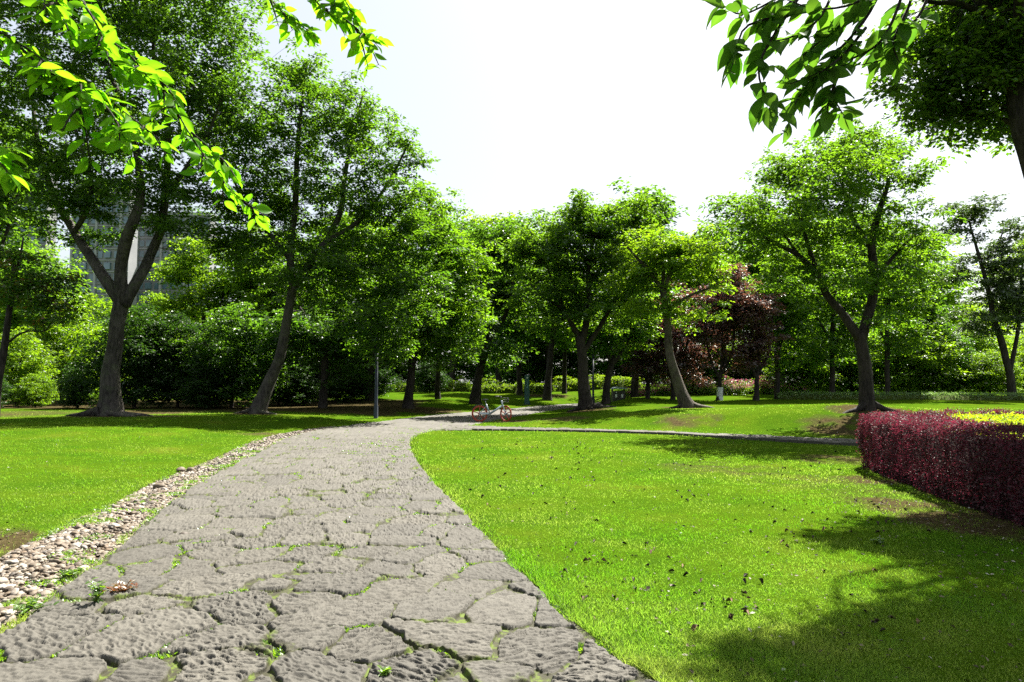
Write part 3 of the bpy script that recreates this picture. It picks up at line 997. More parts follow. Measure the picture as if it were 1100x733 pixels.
px_tree('tree', 'dark forked tree on the grass right behind the parked bicycle', 44,
        [(511, 425), (513, 410), (518, 388), (525, 368), (528, 350)], [6, 5, 4.6, 4, 3.6],
        [([(527, 356), (517, 325), (512, 292), (506, 262)], [2.6, 1]), ([(527, 362), (543, 338), (551, 302), (550, 262)], [3, 1])],
        [(516, 278, 30, 36), (548, 258, 32, 27), (540, 305, 38, 38), (505, 330, 34, 32), (560, 335, 30, 30), (530, 375, 40, 20)],
        300, 80, .7, M['leaf_deep'], M['bark_dark'], .16, 105)
px_tree('tree', 'thin trunked tree with its crown over the teal marker post', 52,
        [(588, 420), (589, 405), (592, 380), (595, 355)], [4.5, 4, 3.6, 3.2],
        [([(595, 360), (585, 330), (578, 305)], [2, .8]), ([(595, 358), (606, 325), (612, 300)], [2, .8])],
        [(585, 322, 36, 36), (610, 340, 30, 30), (590, 290, 30, 30)],
        170, 75, .75, M['leaf'], M['bark_dark'], .18, 106)
t6 = px_tree('tree', 'broad round headed tree with a thick dark trunk in the centre of the park', 35,
        [(629, 440), (628, 425), (626, 400), (625, 375), (624, 362)], [8, 7, 6.2, 6, 6],
        [([(624, 366), (612, 345), (600, 318), (588, 288)], [3.6, 1]), ([(625, 366), (633, 330), (632, 290), (640, 245)], [4.2, 1.2]), ([(627, 378), (645, 350), (662, 320), (672, 290)], [3, 1]), ([(632, 310), (655, 270), (680, 235)], [2, .8]), ([(606, 332), (585, 320), (570, 305)], [1.8, .7])],
        [(640, 242, 62, 30), (600, 268, 52, 36), (662, 285, 55, 40), (588, 318, 42, 38), (640, 325, 62, 32), (688, 226, 26, 17), (566, 270, 24, 28), (625, 224, 25, 12), (700, 262, 25, 25)],
        500, 88, .62, M['leaf_mid'], M['bark_dark'], .135, 107, flare=.9)
roots(t6, 629, 35, 0.15, M['bark_dark'], [[(.2, -.1), (.7, -.3), (1.2, -.35), (1.7, -.5)], [(-.2, -.1), (-.6, -.3), (-1.0, -.4)], [(.05, -.2), (.2, -.6), (.3, -1.0)]])
px_tree('tree', 'smaller tree leaning right between the broad centre tree and the litter bin', 39,
        [(650, 438), (651, 425), (654, 402), (661, 382)], [5, 4.6, 4, 3.4],
        [([(659, 390), (672, 372), (684, 352)], [2.4, .9]), ([(657, 395), (650, 370), (645, 350)], [2, .8])],
        [(668, 352, 38, 26), (645, 360, 30, 24), (690, 335, 25, 25)],
        150, 80, .62, M['leaf'], M['bark_dark'], .14, 108)
t8 = px_tree('tree', 'bright lime green tree with a bent pale trunk in front of the purple trees', 31,
        [(738, 437), (734, 427), (727, 408), (720, 382), (716, 342), (712, 310)], [8, 7.2, 6.2, 5.2, 4.6, 4.2],
        [([(712, 312), (698, 292), (682, 275), (672, 262)], [2.6, .8]), ([(713, 314), (724, 285), (738, 262), (748, 250)], [2.6, .8]), ([(715, 335), (740, 318), (768, 308)], [2.2, .8]), ([(712, 312), (712, 280), (708, 255)], [2, .8])],
        [(702, 268, 40, 22), (745, 268, 42, 22), (690, 298, 34, 18), (765, 305, 30, 13), (720, 290, 40, 22), (695, 332, 34, 14), (742, 338, 30, 13), (664, 300, 18, 14), (755, 285, 32, 14), (715, 262, 24, 18)],
        230, 85, .46, M['leaf_bright'], M['bark'], .11, 109, flare=.7)

roots(t8, 738, 31, 0.12, M['bark'], [[(.1, -.1), (.5, -.25), (.9, -.2), (1.3, -.35)], [(-.15, -.1), (-.5, -.2), (-.9, -.3)]])
# purple leaved plum trees
PURPLE = [('dark purple plum tree on the left of the purple group, next to the litter bin', 695, 437, [(690, 352, 28, 42), (700, 385, 30, 26), (678, 380, 22, 25)]),
          ('dark purple plum tree behind the bent trunk of the lime green tree', 722, 437, [(732, 350, 34, 45), (745, 388, 28, 22), (720, 390, 28, 22)]),
          ('tallest purple plum tree with bronze lit leaves and a whitewashed stem foot', 772, 434, [(784, 318, 30, 36), (770, 352, 30, 34), (796, 295, 15, 16)]),
          ('purple plum tree with several thin stems on the right of the purple group', 812, 433, [(812, 340, 22, 32), (818, 368, 20, 22), (800, 378, 20, 20)])]
for k, (lab, px, py, lob) in enumerate(PURPLE):
    tp = px_tree('plum_tree', lab, 43 - k * .8,
                 [(px, py - 2), (px + 1, py - 12), (px + 1, py - 24), (px + 2, py - 34)], [3.2, 2.8, 2.6, 2.4],
                 [([(px + 1, py - 26), (px - 10, py - 52), (px - 14, py - 85)], [1.8, .7]), ([(px + 2, py - 30), (px + 14, py - 55), (px + 18, py - 90)], [1.8, .7]), ([(px + 1, py - 22), (px + 4, py - 60), (px + 3, py - 100)], [1.8, .7])],
                 lob, 150, 70, .52, M['leaf_purple'], M['bark_dark'], .135, 120 + k, group='purple leaved plum trees')
    if k == 2:
        wb = MB()
        w_ = (43 - k * .8) / F
        V, Q, T = tube([[0.02, 0, -.1], [.03, 0, .35], [.06, 0, .78]], [3.9 * w_, 3.35 * w_, 3.15 * w_], 12, cap=False)
        N = NT('limewash')
        M['limewash'] = N.pbr(N.ramp(N.noise(9, 4, .7), [(.35, (.30, .30, .30)), (.6, (.62, .64, .66))]), .9)
        obj('limewash_band', MB().add(V, Q), M['limewash'], tp, True)

# slender straight trees on the right
for k, (lab, px, d, lob) in enumerate([
        ('slender straight tree nearest the purple plum trees', 835, 43, [(838, 330, 34, 45), (840, 290, 30, 35), (845, 375, 34, 20)]),
        ('slender straight tree left of the big spreading tree on the right', 894, 44, [(893, 320, 42, 45), (890, 275, 35, 35), (890, 370, 42, 20)]),
        ('slender straight tree just right of the big spreading trunk', 953, 44, [(958, 320, 45, 42), (960, 280, 40, 35), (965, 365, 40, 20)])]):
    px_tree('tree', lab, d, [(px, 430), (px, 405), (px, 370), (px + 1, 330), (px + 2, 290)], [3.4, 3.1, 2.9, 2.6, 2], [([(px, 380), (px + 12, 350), (px + 22, 335)], [1.2, .6]), ([(px, 370), (px - 14, 345), (px - 24, 330)], [1.2, .6])],
            lob, 200, 80, .7, M['leaf'], M['bark_dark'], .16, 130 + k, group='slender straight trees on the right')

t11 = px_tree('tree', 'large spreading tree with dark forked trunk rising behind the red hedge', 22.3,
        [(932, 446), (931, 425), (929, 395), (926, 372), (924, 358)], [9, 8.4, 7.8, 7.4, 7.6],
        [([(923, 364), (905, 337), (890, 320), (877, 295), (858, 275), (834, 262), (800, 243)], [5, 3.6, 1]),
         ([(926, 364), (937, 322), (939, 290), (936, 260), (945, 225), (954, 195), (956, 155)], [5.4, 4, 1]),
         ([(884, 306), (870, 270), (860, 235), (850, 205), (846, 175)], [2.8, .9]),
         ([(937, 268), (916, 235), (905, 200), (898, 165)], [3, .9]), ([(940, 300), (965, 270), (985, 250)], [2.2, .8]), ([(858, 276), (835, 240), (815, 210)], [1.8, .7])],
        [(885, 180, 78, 32), (822, 222, 55, 26), (942, 172, 58, 34), (780, 235, 32, 18), (955, 245, 55, 30), (862, 262, 60, 20), (965, 295, 50, 22), (905, 225, 60, 30), (800, 265, 40, 16), (900, 300, 60, 22), (940, 345, 45, 10), (850, 300, 40, 18), (985, 205, 25, 20), (905, 155, 40, 16), (845, 222, 55, 24, -2.6), (905, 185, 55, 26, -2.6), (800, 238, 35, 16, -2.2)],
        500, 80, .45, M['leaf_mid'], M['bark_dark'], .095, 110, sides=14, flare=.55, flat=.32)
roots(t11, 932, 22.3, 0.12, M['bark_dark'], [[(-.15, -.1), (-.5, -.25), (-.9, -.35), (-1.2, -.5)], [(.1, -.1), (.4, -.3), (.7, -.5)]])
px_tree('tree', 'sparse grey leaved tree leaning left at the far right edge', 45,
        [(1088, 427), (1085, 405), (1077, 372), (1067, 340)], [4.6, 4.2, 3.8, 3.2],
        [([(1068, 345), (1061, 310), (1050, 270), (1041, 238)], [2.8, .9]), ([(1084, 402), (1091, 370), (1096, 330), (1098, 285)], [2.6, .9]), ([(1055, 285), (1070, 265), (1078, 248)], [1.4, .6])],
        [(1042, 228, 32, 16), (1028, 252, 26, 10), (1064, 282, 36, 18), (1096, 262, 28, 30), (1078, 315, 42, 22), (1022, 295, 20, 14), (1100, 320, 30, 28), (1060, 345, 40, 16)],
        300, 75, .52, M['leaf_grey'], M['bark_dark'], .15, 111)
px_tree('tree', 'tall tree at the right edge with a thick dark trunk and limb overhanging the hedge', 10.5,
        [(1185, 470), (1165, 400), (1140, 300), (1110, 185), (1096, 130), (1092, 85)], [14, 12.5, 12, 11.5, 11, 10.5],
        [([(1093, 92), (1080, 45), (1058, 8), (1030, -30), (1000, -70)], [8, 6, 3]), ([(1093, 95), (1110, 40), (1125, -30), (1130, -120)], [10, 8, 4]),
         ([(1066, 20), (1030, 4), (1000, 3), (965, -12, -.3)], [4, 1.5]), ([(1100, 140), (1070, 125, .4), (1040, 118, .6), (1005, 110, .8)], [3, 1]), ([(1098, 120), (1135, 90), (1170, 70)], [4, 2]), ([(1094, 90), (1095, 0, -.8), (1090, -110, -2), (1080, -190, -2.8)], [6, 2.5])],
        [(990, 50, 45, 50, .7), (1040, 55, 55, 55, .9), (1035, 125, 46, 38, .8), (1000, 105, 34, 34, .6), (1080, 110, 32, 50, .9), (1060, 0, 60, 40, 1.0), (1055, 45, 40, 40, -.3), (1010, -125, 60, 48, -1.7), (1075, -125, 70, 45, -1.5), (1130, -110, 60, 50, -1.2), (1120, -220, 80, 60, -3.2), (1085, 60, 30, 45, -.2), (1070, -70, 60, 50, -1.2), (1080, -165, 70, 60, -2.3), (1100, -170, 80, 70, -2.5), (1150, -260, 110, 90, -3.6), (1130, -60, 90, 80), (1170, 40, 60, 70), (965, 90, 18, 22)],
        1550, 80, .38, M['leaf_mid'], M['bark_dark'], .075, 112, sides=16, flare=.5, flat=.6)
px_tree('tree', 'thin dark tree with red tinged leaves at the far left edge', 24,
        [(-6, 440), (-2, 412), (4, 378), (10, 335), (16, 285)], [5, 4.6, 4.2, 3.4, 2.8],
        [([(15, 300), (22, 275), (25, 255)], [2, .7]), ([(6, 370), (25, 357), (48, 356)], [1.4, .6]), ([(12, 320), (35, 305), (58, 300)], [1.4, .6])],
        [(30, 310, 42, 24), (58, 335, 30, 22), (15, 285, 30, 18), (55, 300, 25, 18)],
        75, 70, .40, M['leaf_red'], M['bark_dark'], .10, 113)


# ------------------------------------------------------------------ generic trees beyond the lawn (four kinds, then copies)
def generic(name, H, lobes, trunk_r, leaf, size, n_cl, per, rc, seed, bark='bark_dark', lean=.3):
    root = thing(name, (0, 0, 0), None, 'tree')
    hz = H * .55
    T_ = ([(0, 0, -.3), (0.02, 0, H * .12), (lean * .4, .05, H * .28), (lean, .1, hz)], [trunk_r * 1.1, trunk_r, trunk_r * .85, trunk_r * .6])
    Ls = [([(lean * .4, .05, H * .3), (-.10 * H + lean, .03 * H, H * .5), (-.16 * H, .05 * H, H * .72)], [trunk_r * .55, trunk_r * .2]),
          ([(lean * .6, .07, H * .36), (.10 * H + lean, -.03 * H, H * .56), (.15 * H, 0, H * .78)], [trunk_r * .55, trunk_r * .2])]
    grow(root, T_, Ls, [(np.array(c) * H, np.array(s) * H) for c, s in lobes], n_cl, per, rc, leaf, bark if not isinstance(bark, str) else M[bark], size, seed, sides=8, flare=.5)
    return root


VAR = {
    'round': generic('tree', 12, [((0, 0, .68), (.30, .28, .26)), ((-.2, 0, .55), (.2, .2, .18)), ((.22, .02, .52), (.2, .2, .17)), ((.02, 0, .86), (.18, .18, .13)), ((0, 0, .42), (.28, .26, .10))], .24, M['leaf'], .21, 340, 62, .85, 201),
    'tall': generic('tree', 14, [((0, 0, .62), (.17, .17, .24)), ((.06, 0, .82), (.13, .13, .16)), ((-.09, 0, .5), (.15, .15, .15)), ((.1, 0, .42), (.14, .14, .12))], .22, M['leaf_deep'], .21, 280, 62, .85, 202),
    'loose': generic('tree', 12, [((-.16, 0, .72), (.18, .17, .11)), ((.17, 0, .80), (.17, .17, .10)), ((.02, 0, .92), (.15, .15, .08)), ((.22, 0, .56), (.18, .17, .09)), ((-.2, 0, .50), (.17, .17, .10)), ((0, 0, .62), (.2, .2, .12))], .2, M['leaf_bright'], .2, 250, 60, .75, 203),
    'bushy': generic('tree', 9, [((0, 0, .5), (.42, .38, .40)), ((-.28, 0, .36), (.26, .24, .26)), ((.3, 0, .4), (.26, .24, .3)), ((.03, 0, .8), (.25, .22, .18)), ((0, 0, .16), (.45, .35, .12))], .16, M['leaf'], .20, 400, 56, .75, 204),
    'light': generic('tree', 9, [((0, 0, .52), (.40, .36, .38)), ((-.26, 0, .36), (.28, .24, .26)), ((.3, 0, .36), (.28, .24, .28)), ((-.03, 0, .82), (.22, .2, .16)), ((0, 0, .16), (.45, .35, .12))], .16, M['leaf_bright'], .20, 360, 56, .75, 205),
}
VH = {'round': 12, 'tall': 14, 'loose': 12, 'bushy': 9, 'light': 9}
for v in VAR.values():
    KIDS[v.name] = list(v.children) if v.children else [o for o in COL.objects if o.parent == v]
first = {k: True for k in VAR}


def place(kind, px, d, top, label, group, rz, wide=1.0, cat='tree'):
    b = base_at(px, d)
    H = at(px, top, d)[2] - b[2]
    src = VAR[kind]
    if first[kind]:
        o = src
        first[kind] = False
    else:
        o = dup(src)
    s = H / (VH[kind] * .97)
    o.location = b
    o.rotation_euler = (0, 0, rz)
    o.scale = (s * wide, s * wide, s)
    tag(o, label, cat, group)
    return o


TALL = [  # kind, px, distance, top, label
    ('tall', -30, 42, 120, 'tall dark tree cut by the left edge of the view'),
    ('round', 30, 60, 262, 'round green tree below the leftmost apartment block'),
    ('light', 100, 68, 312, 'light green tree standing below the gap that shows the grey apartment blocks'),
    ('loose', 165, 62, 318, 'pale loose tree in front of the second grey apartment block'),
    ('loose', 222, 46, 262, 'sparse pale leaved tree between the forked trunk and the leaning tree'),
    ('round', 285, 44, 245, 'dark green tree directly behind the leaning trunk'),
    ('tall', 345, 43, 232, 'tall dense tree behind the crown of the leaning tree'),
    ('round', 398, 45, 228, 'dense green tree behind the blue lamp post'),
    ('tall', 486, 70, 238, 'narrow tree filling the notch at the bend of the path'),
    ('loose', 536, 72, 236, 'feathery topped tree behind the dark forked tree'),
    ('round', 590, 74, 246, 'round crowned tree far behind the teal marker post'),
    ('tall', 470, 47, 262, 'slim dark tree on the shaded bank left of the bicycle'),
    ('tall', 558, 57, 268, 'slim tree between the teal marker post and the dark forked tree'),
    ('tall', 606, 60, 275, 'slim tree just left of the broad centre tree, far behind'),
    ('tall', 862, 51, 252, 'slim tree under the left limb of the spreading tree, beyond the pale hedge'),
    ('tall', 985, 51, 270, 'slim tree beyond the pale hedge between the spreading tree and the right edge'),
    ('tall', 682, 48, 204, 'tall tree topping the skyline behind the broad centre tree'),
    ('round', 732, 58, 250, 'green tree behind the lime green crown'),
    ('tall', 778, 56, 242, 'green tree above the purple plum trees'),
    ('round', 838, 64, 225, 'green tree behind the left limb of the spreading tree'),
    ('round', 925, 68, 222, 'green tree hidden behind the spreading crown on the right'),
    ('round', 985, 66, 248, 'full green tree right of the spreading tree'),
    ('light', 1035, 72, 322, 'low bright tree behind the sparse grey leaved tree'),
    ('loose', 1120, 64, 262, 'tree at the right edge behind the sparse grey leaved tree'),
]
for k, (kind, px, d, top, lab) in enumerate(TALL):
    place(kind, px, d, top, lab, 'trees beyond the lawn', k * 2.3, .95 + .15 * ((k * 7) % 5) / 4)

# second row: thick trees with leaves down to the ground
row = []
for k, px in enumerate(range(-60, 1200, 52)):
    kind = 'light' if (k * 5) % 7 in (1, 3, 5) and px > 560 else 'bushy'
    d = 76 + (k * 37) % 17
    top = 352 - (k * 53) % 30 - (12 if 430 < px < 740 else 0)
    o = place(kind, px + (k * 29) % 17 - 8, d, top, 'leafy tree in the thick green row closing the far end of the park', 'thick row of trees at the far end', k * 1.9, 1.15)
    if px < 560:      # darker leaf colour stands in for woodland shade behind the left half
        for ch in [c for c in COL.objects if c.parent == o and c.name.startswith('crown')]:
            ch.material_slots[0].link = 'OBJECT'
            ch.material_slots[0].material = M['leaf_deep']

# near shrubs
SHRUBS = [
    ('bushy', 146, 34, 328, 'large round dark green shrub behind the forked tree', .95, 'leaf_shaded'),
    ('bushy', 192, 35, 338, 'dark green shrub right of the forked trunk', .8, 'leaf_shaded'),
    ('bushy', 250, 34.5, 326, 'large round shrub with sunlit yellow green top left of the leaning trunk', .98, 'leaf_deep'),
    ('bushy', 300, 38, 362, 'dark shrub behind the foot of the leaning tree', 1.0, 'leaf_shaded'),
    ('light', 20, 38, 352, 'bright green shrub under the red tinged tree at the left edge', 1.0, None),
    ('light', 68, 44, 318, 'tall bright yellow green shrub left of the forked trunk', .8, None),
    ('bushy', 85, 34, 392, 'low dark bush at the left foot of the forked tree', 1.1, 'leaf_shaded'),
    ('bushy', -12, 33, 398, 'low dark bush at the left edge below the red tinged tree', 1.3, 'leaf_shaded'),
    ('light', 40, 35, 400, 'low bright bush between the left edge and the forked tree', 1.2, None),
    ('bushy', 222, 33.5, 392, 'low dark bush filling the gap between the two big round shrubs', 1.3, 'leaf_shaded'),
    ('bushy', 322, 37, 395, 'low dark bush right of the foot of the leaning tree', 1.3, 'leaf_shaded'),
    ('bushy', 372, 41, 392, 'low dark bush in the shade left of the blue lamp post', 1.3, 'leaf_shaded'),
    ('bushy', 395, 46, 378, 'low dark shrub in the shade behind the blue lamp post', 1.2, 'leaf_shaded'),
    ('bushy', 345, 44, 380, 'low dark shrub in the shade behind the brown trunk', 1.3, 'leaf_shaded'),
    ('bushy', 462, 56, 385, 'small round dark shrub at the end of the shaded bank', 1.0, 'leaf_shaded'),
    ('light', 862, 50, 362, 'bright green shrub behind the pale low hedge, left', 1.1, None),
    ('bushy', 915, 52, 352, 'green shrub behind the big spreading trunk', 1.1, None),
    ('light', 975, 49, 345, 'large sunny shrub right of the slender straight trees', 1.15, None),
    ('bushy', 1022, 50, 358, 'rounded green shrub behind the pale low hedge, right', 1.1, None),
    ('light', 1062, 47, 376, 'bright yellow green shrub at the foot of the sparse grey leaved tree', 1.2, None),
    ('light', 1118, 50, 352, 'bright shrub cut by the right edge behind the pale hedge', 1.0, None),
    ('bushy', 740, 60, 372, 'dark shrub in the shade behind the purple plum trees', 1.3, 'leaf_shaded'),
    ('bushy', 800, 58, 378, 'dark green shrub behind the pink flowering shrubs', 1.3, 'leaf_shaded'),
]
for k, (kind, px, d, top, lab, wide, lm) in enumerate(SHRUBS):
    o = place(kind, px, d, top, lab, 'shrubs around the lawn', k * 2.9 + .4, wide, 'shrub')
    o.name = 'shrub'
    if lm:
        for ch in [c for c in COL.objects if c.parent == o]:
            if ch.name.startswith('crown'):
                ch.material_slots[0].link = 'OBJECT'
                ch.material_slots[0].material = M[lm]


# ------------------------------------------------------------------ hedges
def hedge_leaves(poly, H, dens_top, dens_side, size, seed, z0=0.0, hole=None, bulge=.06, droop=.25, rough=0.0):
    r = np.random.default_rng(seed)
    poly = np.asarray(poly, float)
    lo, hi = poly.min(0), poly.max(0)
    n = int((hi - lo).prod() * dens_top)
    p = lo + r.random((n, 2)) * (hi - lo)
    k = pip(p[:, 0], p[:, 1], poly)
    if hole is not None:
        k &= ~pip(p[:, 0], p[:, 1], hole)
    p = p[k]
    n = len(p)
    e = pdist(p[:, 0], p[:, 1], poly)
    g_ = gz(p[:, 0], p[:, 1])
    z = g_ + z0 + H - .12 * (1 - smooth(0, .22, e)) + (noise2(p[:, 0] / .22, p[:, 1] / .22, seed) - .5) * .10 + r.normal(0, .022, n) + (noise2(p[:, 0] / .9, p[:, 1] / .9, seed + 9) - .5) * rough
    P = [np.column_stack([p, z])]
    Nn = [np.column_stack([r.normal(0, .55, (n, 2)), np.ones(n)])]
    ring = [poly] + ([np.asarray(hole, float)] if hole is not None else [])
    for ri, q in enumerate(ring):
        q2 = np.vstack([q, q[:1]])
        seg = np.linalg.norm(np.diff(q2, axis=0), axis=1)
        m = int(seg.sum() * H * dens_side)
        s = r.random(m) * seg.sum()
        cs = np.concatenate([[0], np.cumsum(seg)])
        i = np.clip(np.searchsorted(cs, s) - 1, 0, len(q) - 1)
        t = (s - cs[i]) / seg[i]
        pt = q2[i] * (1 - t)[:, None] + q2[i + 1] * t[:, None]
        dv = (q2[i + 1] - q2[i]) / seg[i][:, None]
        nv = np.column_stack([dv[:, 1], -dv[:, 0]])
        c = q.mean(0)
        test = pip(pt[:, 0] + nv[:, 0] * .05, pt[:, 1] + nv[:, 1] * .05, q)
        nv[test] *= -1
        if ri == 1:
            nv *= -1
        zz = r.random(m)
        # bottom of the face is thinner and drawn in
        thin = r.random(m) < .62 + .6 * smooth(0, .4, zz)
        off = (noise2(s / .28, zz * H / .28, seed + 3) - .5) * bulge * 2 + r.normal(0, .028, m) - droop * (1 - smooth(0, .35, zz)) * .12 - .05 * smooth(.85, 1, zz)
        pt = pt + nv * off[:, None]
        gg = gz(pt[:, 0], pt[:, 1])
        P.append(np.column_stack([pt, gg + z0 + .02 + zz * (H - .03)])[thin])
        Nn.append((np.column_stack([nv, np.full(m, .35)]) + r.normal(0, .5, (m, 3)))[thin])
    P, Nn = np.vstack(P), np.vstack(Nn)
    ax = r.normal(size=P.shape)
    ax[:, 2] = np.abs(ax[:, 2]) * .6
    tint = np.clip(.6 * r.random(len(P)) + .4 * noise2(P[:, 0] / .3, P[:, 1] / .3, seed + 5), 0, 1)
    S = size * (.6 + .8 * r.random(len(P)))
    return MB().add(inst(KITE_V, P, ax, Nn, S), tile(KITE_Q, len(P), 4), tint=np.repeat(tint, 4))


def hedge_core(poly, H, inset, seed, hole=None):
    """dense twig mass inside the hedge, drawn in from the leaf surface"""
    poly = np.asarray(poly, float)
    lo, hi = poly.min(0), poly.max(0)
    st = .14
    xs, ys = np.arange(lo[0], hi[0] + st, st), np.arange(lo[1], hi[1] + st, st)
    A, B = np.meshgrid(xs, ys)
    ins = pip(A, B, poly)
    e = np.where(ins, pdist(A, B, poly), 0)
    if hole is not None:
        h_ = pip(A, B, hole)
        e = np.where(h_, 0, np.minimum(e, pdist(A, B, hole)))
        ins &= ~h_
    k = smooth(inset * .5, inset * 1.2, e) * ins
    Z = gz(A, B) + k * (H - .13 + (noise2(A / .3, B / .3, seed) - .5) * .08) - .02
    ny_, nx_ = A.shape
    i = (np.arange(ny_ - 1)[:, None] * nx_ + np.arange(nx_ - 1)[None, :]).ravel()
    Q = np.stack([i, i + 1, i + nx_ + 1, i + nx_], -1)
    kk = k.ravel()
    Q = Q[(kk[Q] > 0).any(1)]
    return MB().add(np.stack([A, B, Z], -1).reshape(-1, 3), Q)


N = NT('hedge_twigs')
M['twigs'] = N.pbr(N.ramp(N.noise(40, 4, .7), [(.35, (.008, .005, .005)), (.7, (.026, .013, .012))]), .9, 0, N.bump(N.noise(30, 4, .7), 1, .05), .1)
N = NT('gold_twigs')
M['twigs_gold'] = N.pbr(N.ramp(N.noise(40, 4, .7), [(.35, (.03, .045, .008)), (.7, (.08, .10, .012))]), .9, 0, N.bump(N.noise(30, 4, .7), 1, .05), .1)


def hedge(name, label, poly, H, mat, core, dt, ds, size, seed, group=None, hole=None, cat='hedge', inset=.2, **kw):
    poly = catmull(np.vstack([poly, poly[:1]]), len(poly) * 8)[:-1] if hole is not None else np.asarray(poly, float)
    c = poly.mean(0)
    root = thing(name, (c[0], c[1], float(gz(c[0], c[1]))), label, cat, group)
    o = obj('foliage', hedge_leaves(poly, H, dt, ds, size, seed, hole=hole, **kw), mat, root)
    o.location = -np.array(root.location)
    o2 = obj('stems', hedge_core(poly, H, inset, seed, hole), core, root, True)
    o2.location = -np.array(root.location)
    return root


hole = catmull(np.vstack([HEDGE_IN, HEDGE_IN[:1]]), 60)[:-1]
hedge('hedge', 'clipped dark red leaved hedge round the bed on the right', HEDGE_OUT, .98, M['hedge_red'], M['twigs'], 2300, 3800, .034, 301, hole=hole)
hedge('hedge', 'golden yellow clipped hedge filling the bed inside the red hedge', [tuple(p) for p in hole[::2]], .93, M['hedge_gold'], M['twigs_gold'], 1500, 120, .042, 302, droop=0)


def strip(px0, px1, d0, d1, depth, n=14):
    a, b = base_at(px0, d0)[:2], base_at(px1, d1)[:2]
    dv = (b - a) / np.linalg.norm(b - a)
    nv = np.array([-dv[1], dv[0]])
    return [tuple(p) for p in (a, b, b + nv * depth, a + nv * depth)]


hedge('hedge', 'low pale clipped hedge along the far edge of the right lawn', strip(838, 1150, 42, 41, .9), .42, M['hedge_pale'], M['twigs_gold'], 260, 300, .085, 310)
for k, (a, b, d, H, lab) in enumerate([(425, 505, 58, .8, 'yellow green low shrub bed seen between the trunks left of the bicycle'),
                                       (512, 590, 59, .8, 'yellow green low shrub bed behind the bicycle and the teal post'),
                                       (598, 690, 65, 1.0, 'yellow green low shrub bed behind the litter bin'),
                                       ]):
    hedge('shrub_bed', lab, strip(a, b, d, d + .6, 2.2), H, M['hedge_lime'], M['twigs_gold'], 90, 110, .17, 320 + k, 'yellow green shrub beds', cat='shrub bed', bulge=.3, rough=.9)

# pink flowering shrubs behind the purple trees
for k, (px, d, h, lab) in enumerate([(685, 50, 1.3, 'pink flowering shrub right beside the litter bin'), (712, 49, 1.2, 'pink flowering shrub left of the bent pale trunk'),
                                     (752, 50, 1.5, 'pink flowering shrub right of the bent pale trunk'), (788, 49, 1.3, 'pink flowering shrub behind the limewashed stem'),
                                     (822, 50, 1.2, 'pink flowering shrub at the right end of the flower row'), (850, 49, .8, 'low flowering shrub at the start of the pale hedge')]):
    r = np.random.default_rng(400 + k)
    b = base_at(px, d)
    root = thing('flowering_shrub', b, lab, 'shrub', 'pink flowering shrubs')
    lob = [((0, 0, h * .5), (1.15, .8, h * .55)), ((.5, -.2, h * .4), (.7, .6, h * .45)), ((-.5, .1, h * .42), (.7, .6, h * .5))]
    cl = lobe_points(lob, 60, r, 3.5)
    cl[:, 2] = np.maximum(cl[:, 2], .12)
    P, o_, nz, S, tint = clump_leaves(cl, 40, .3, .8, .11, r)
    P[:, 2] = np.maximum(P[:, 2], .03)
    obj('foliage', MB().add(inst(KITE_V, P, o_, nz, S), tile(KITE_Q, len(P), 4), tint=np.repeat(tint, 4)), M['weed'], root)
    cl = cl[cl[:, 2] > h * .3]
    P, o_, nz, S, tint = clump_leaves(cl + [0, -.12, .12], 26 if k < 5 else 8, .24, .6, .10, r)
    obj('blossoms', MB().add(inst(KITE_V, P, o_, nz, S), tile(KITE_Q, len(P), 4), tint=np.repeat(tint, 4)), M['petal'], root)
    sm = MB()
    for q in range(7):
        e = cl[q % len(cl)]
        V, Q, T = tube(catmull([(r.normal(0, .12), r.normal(0, .1), -.05), e * [.5, .5, .5], e], 6), np.linspace(.022, .008, 6), 5)
        sm.add(V, Q, T)
    obj('stems', sm, M['bark_dark'], root, True)


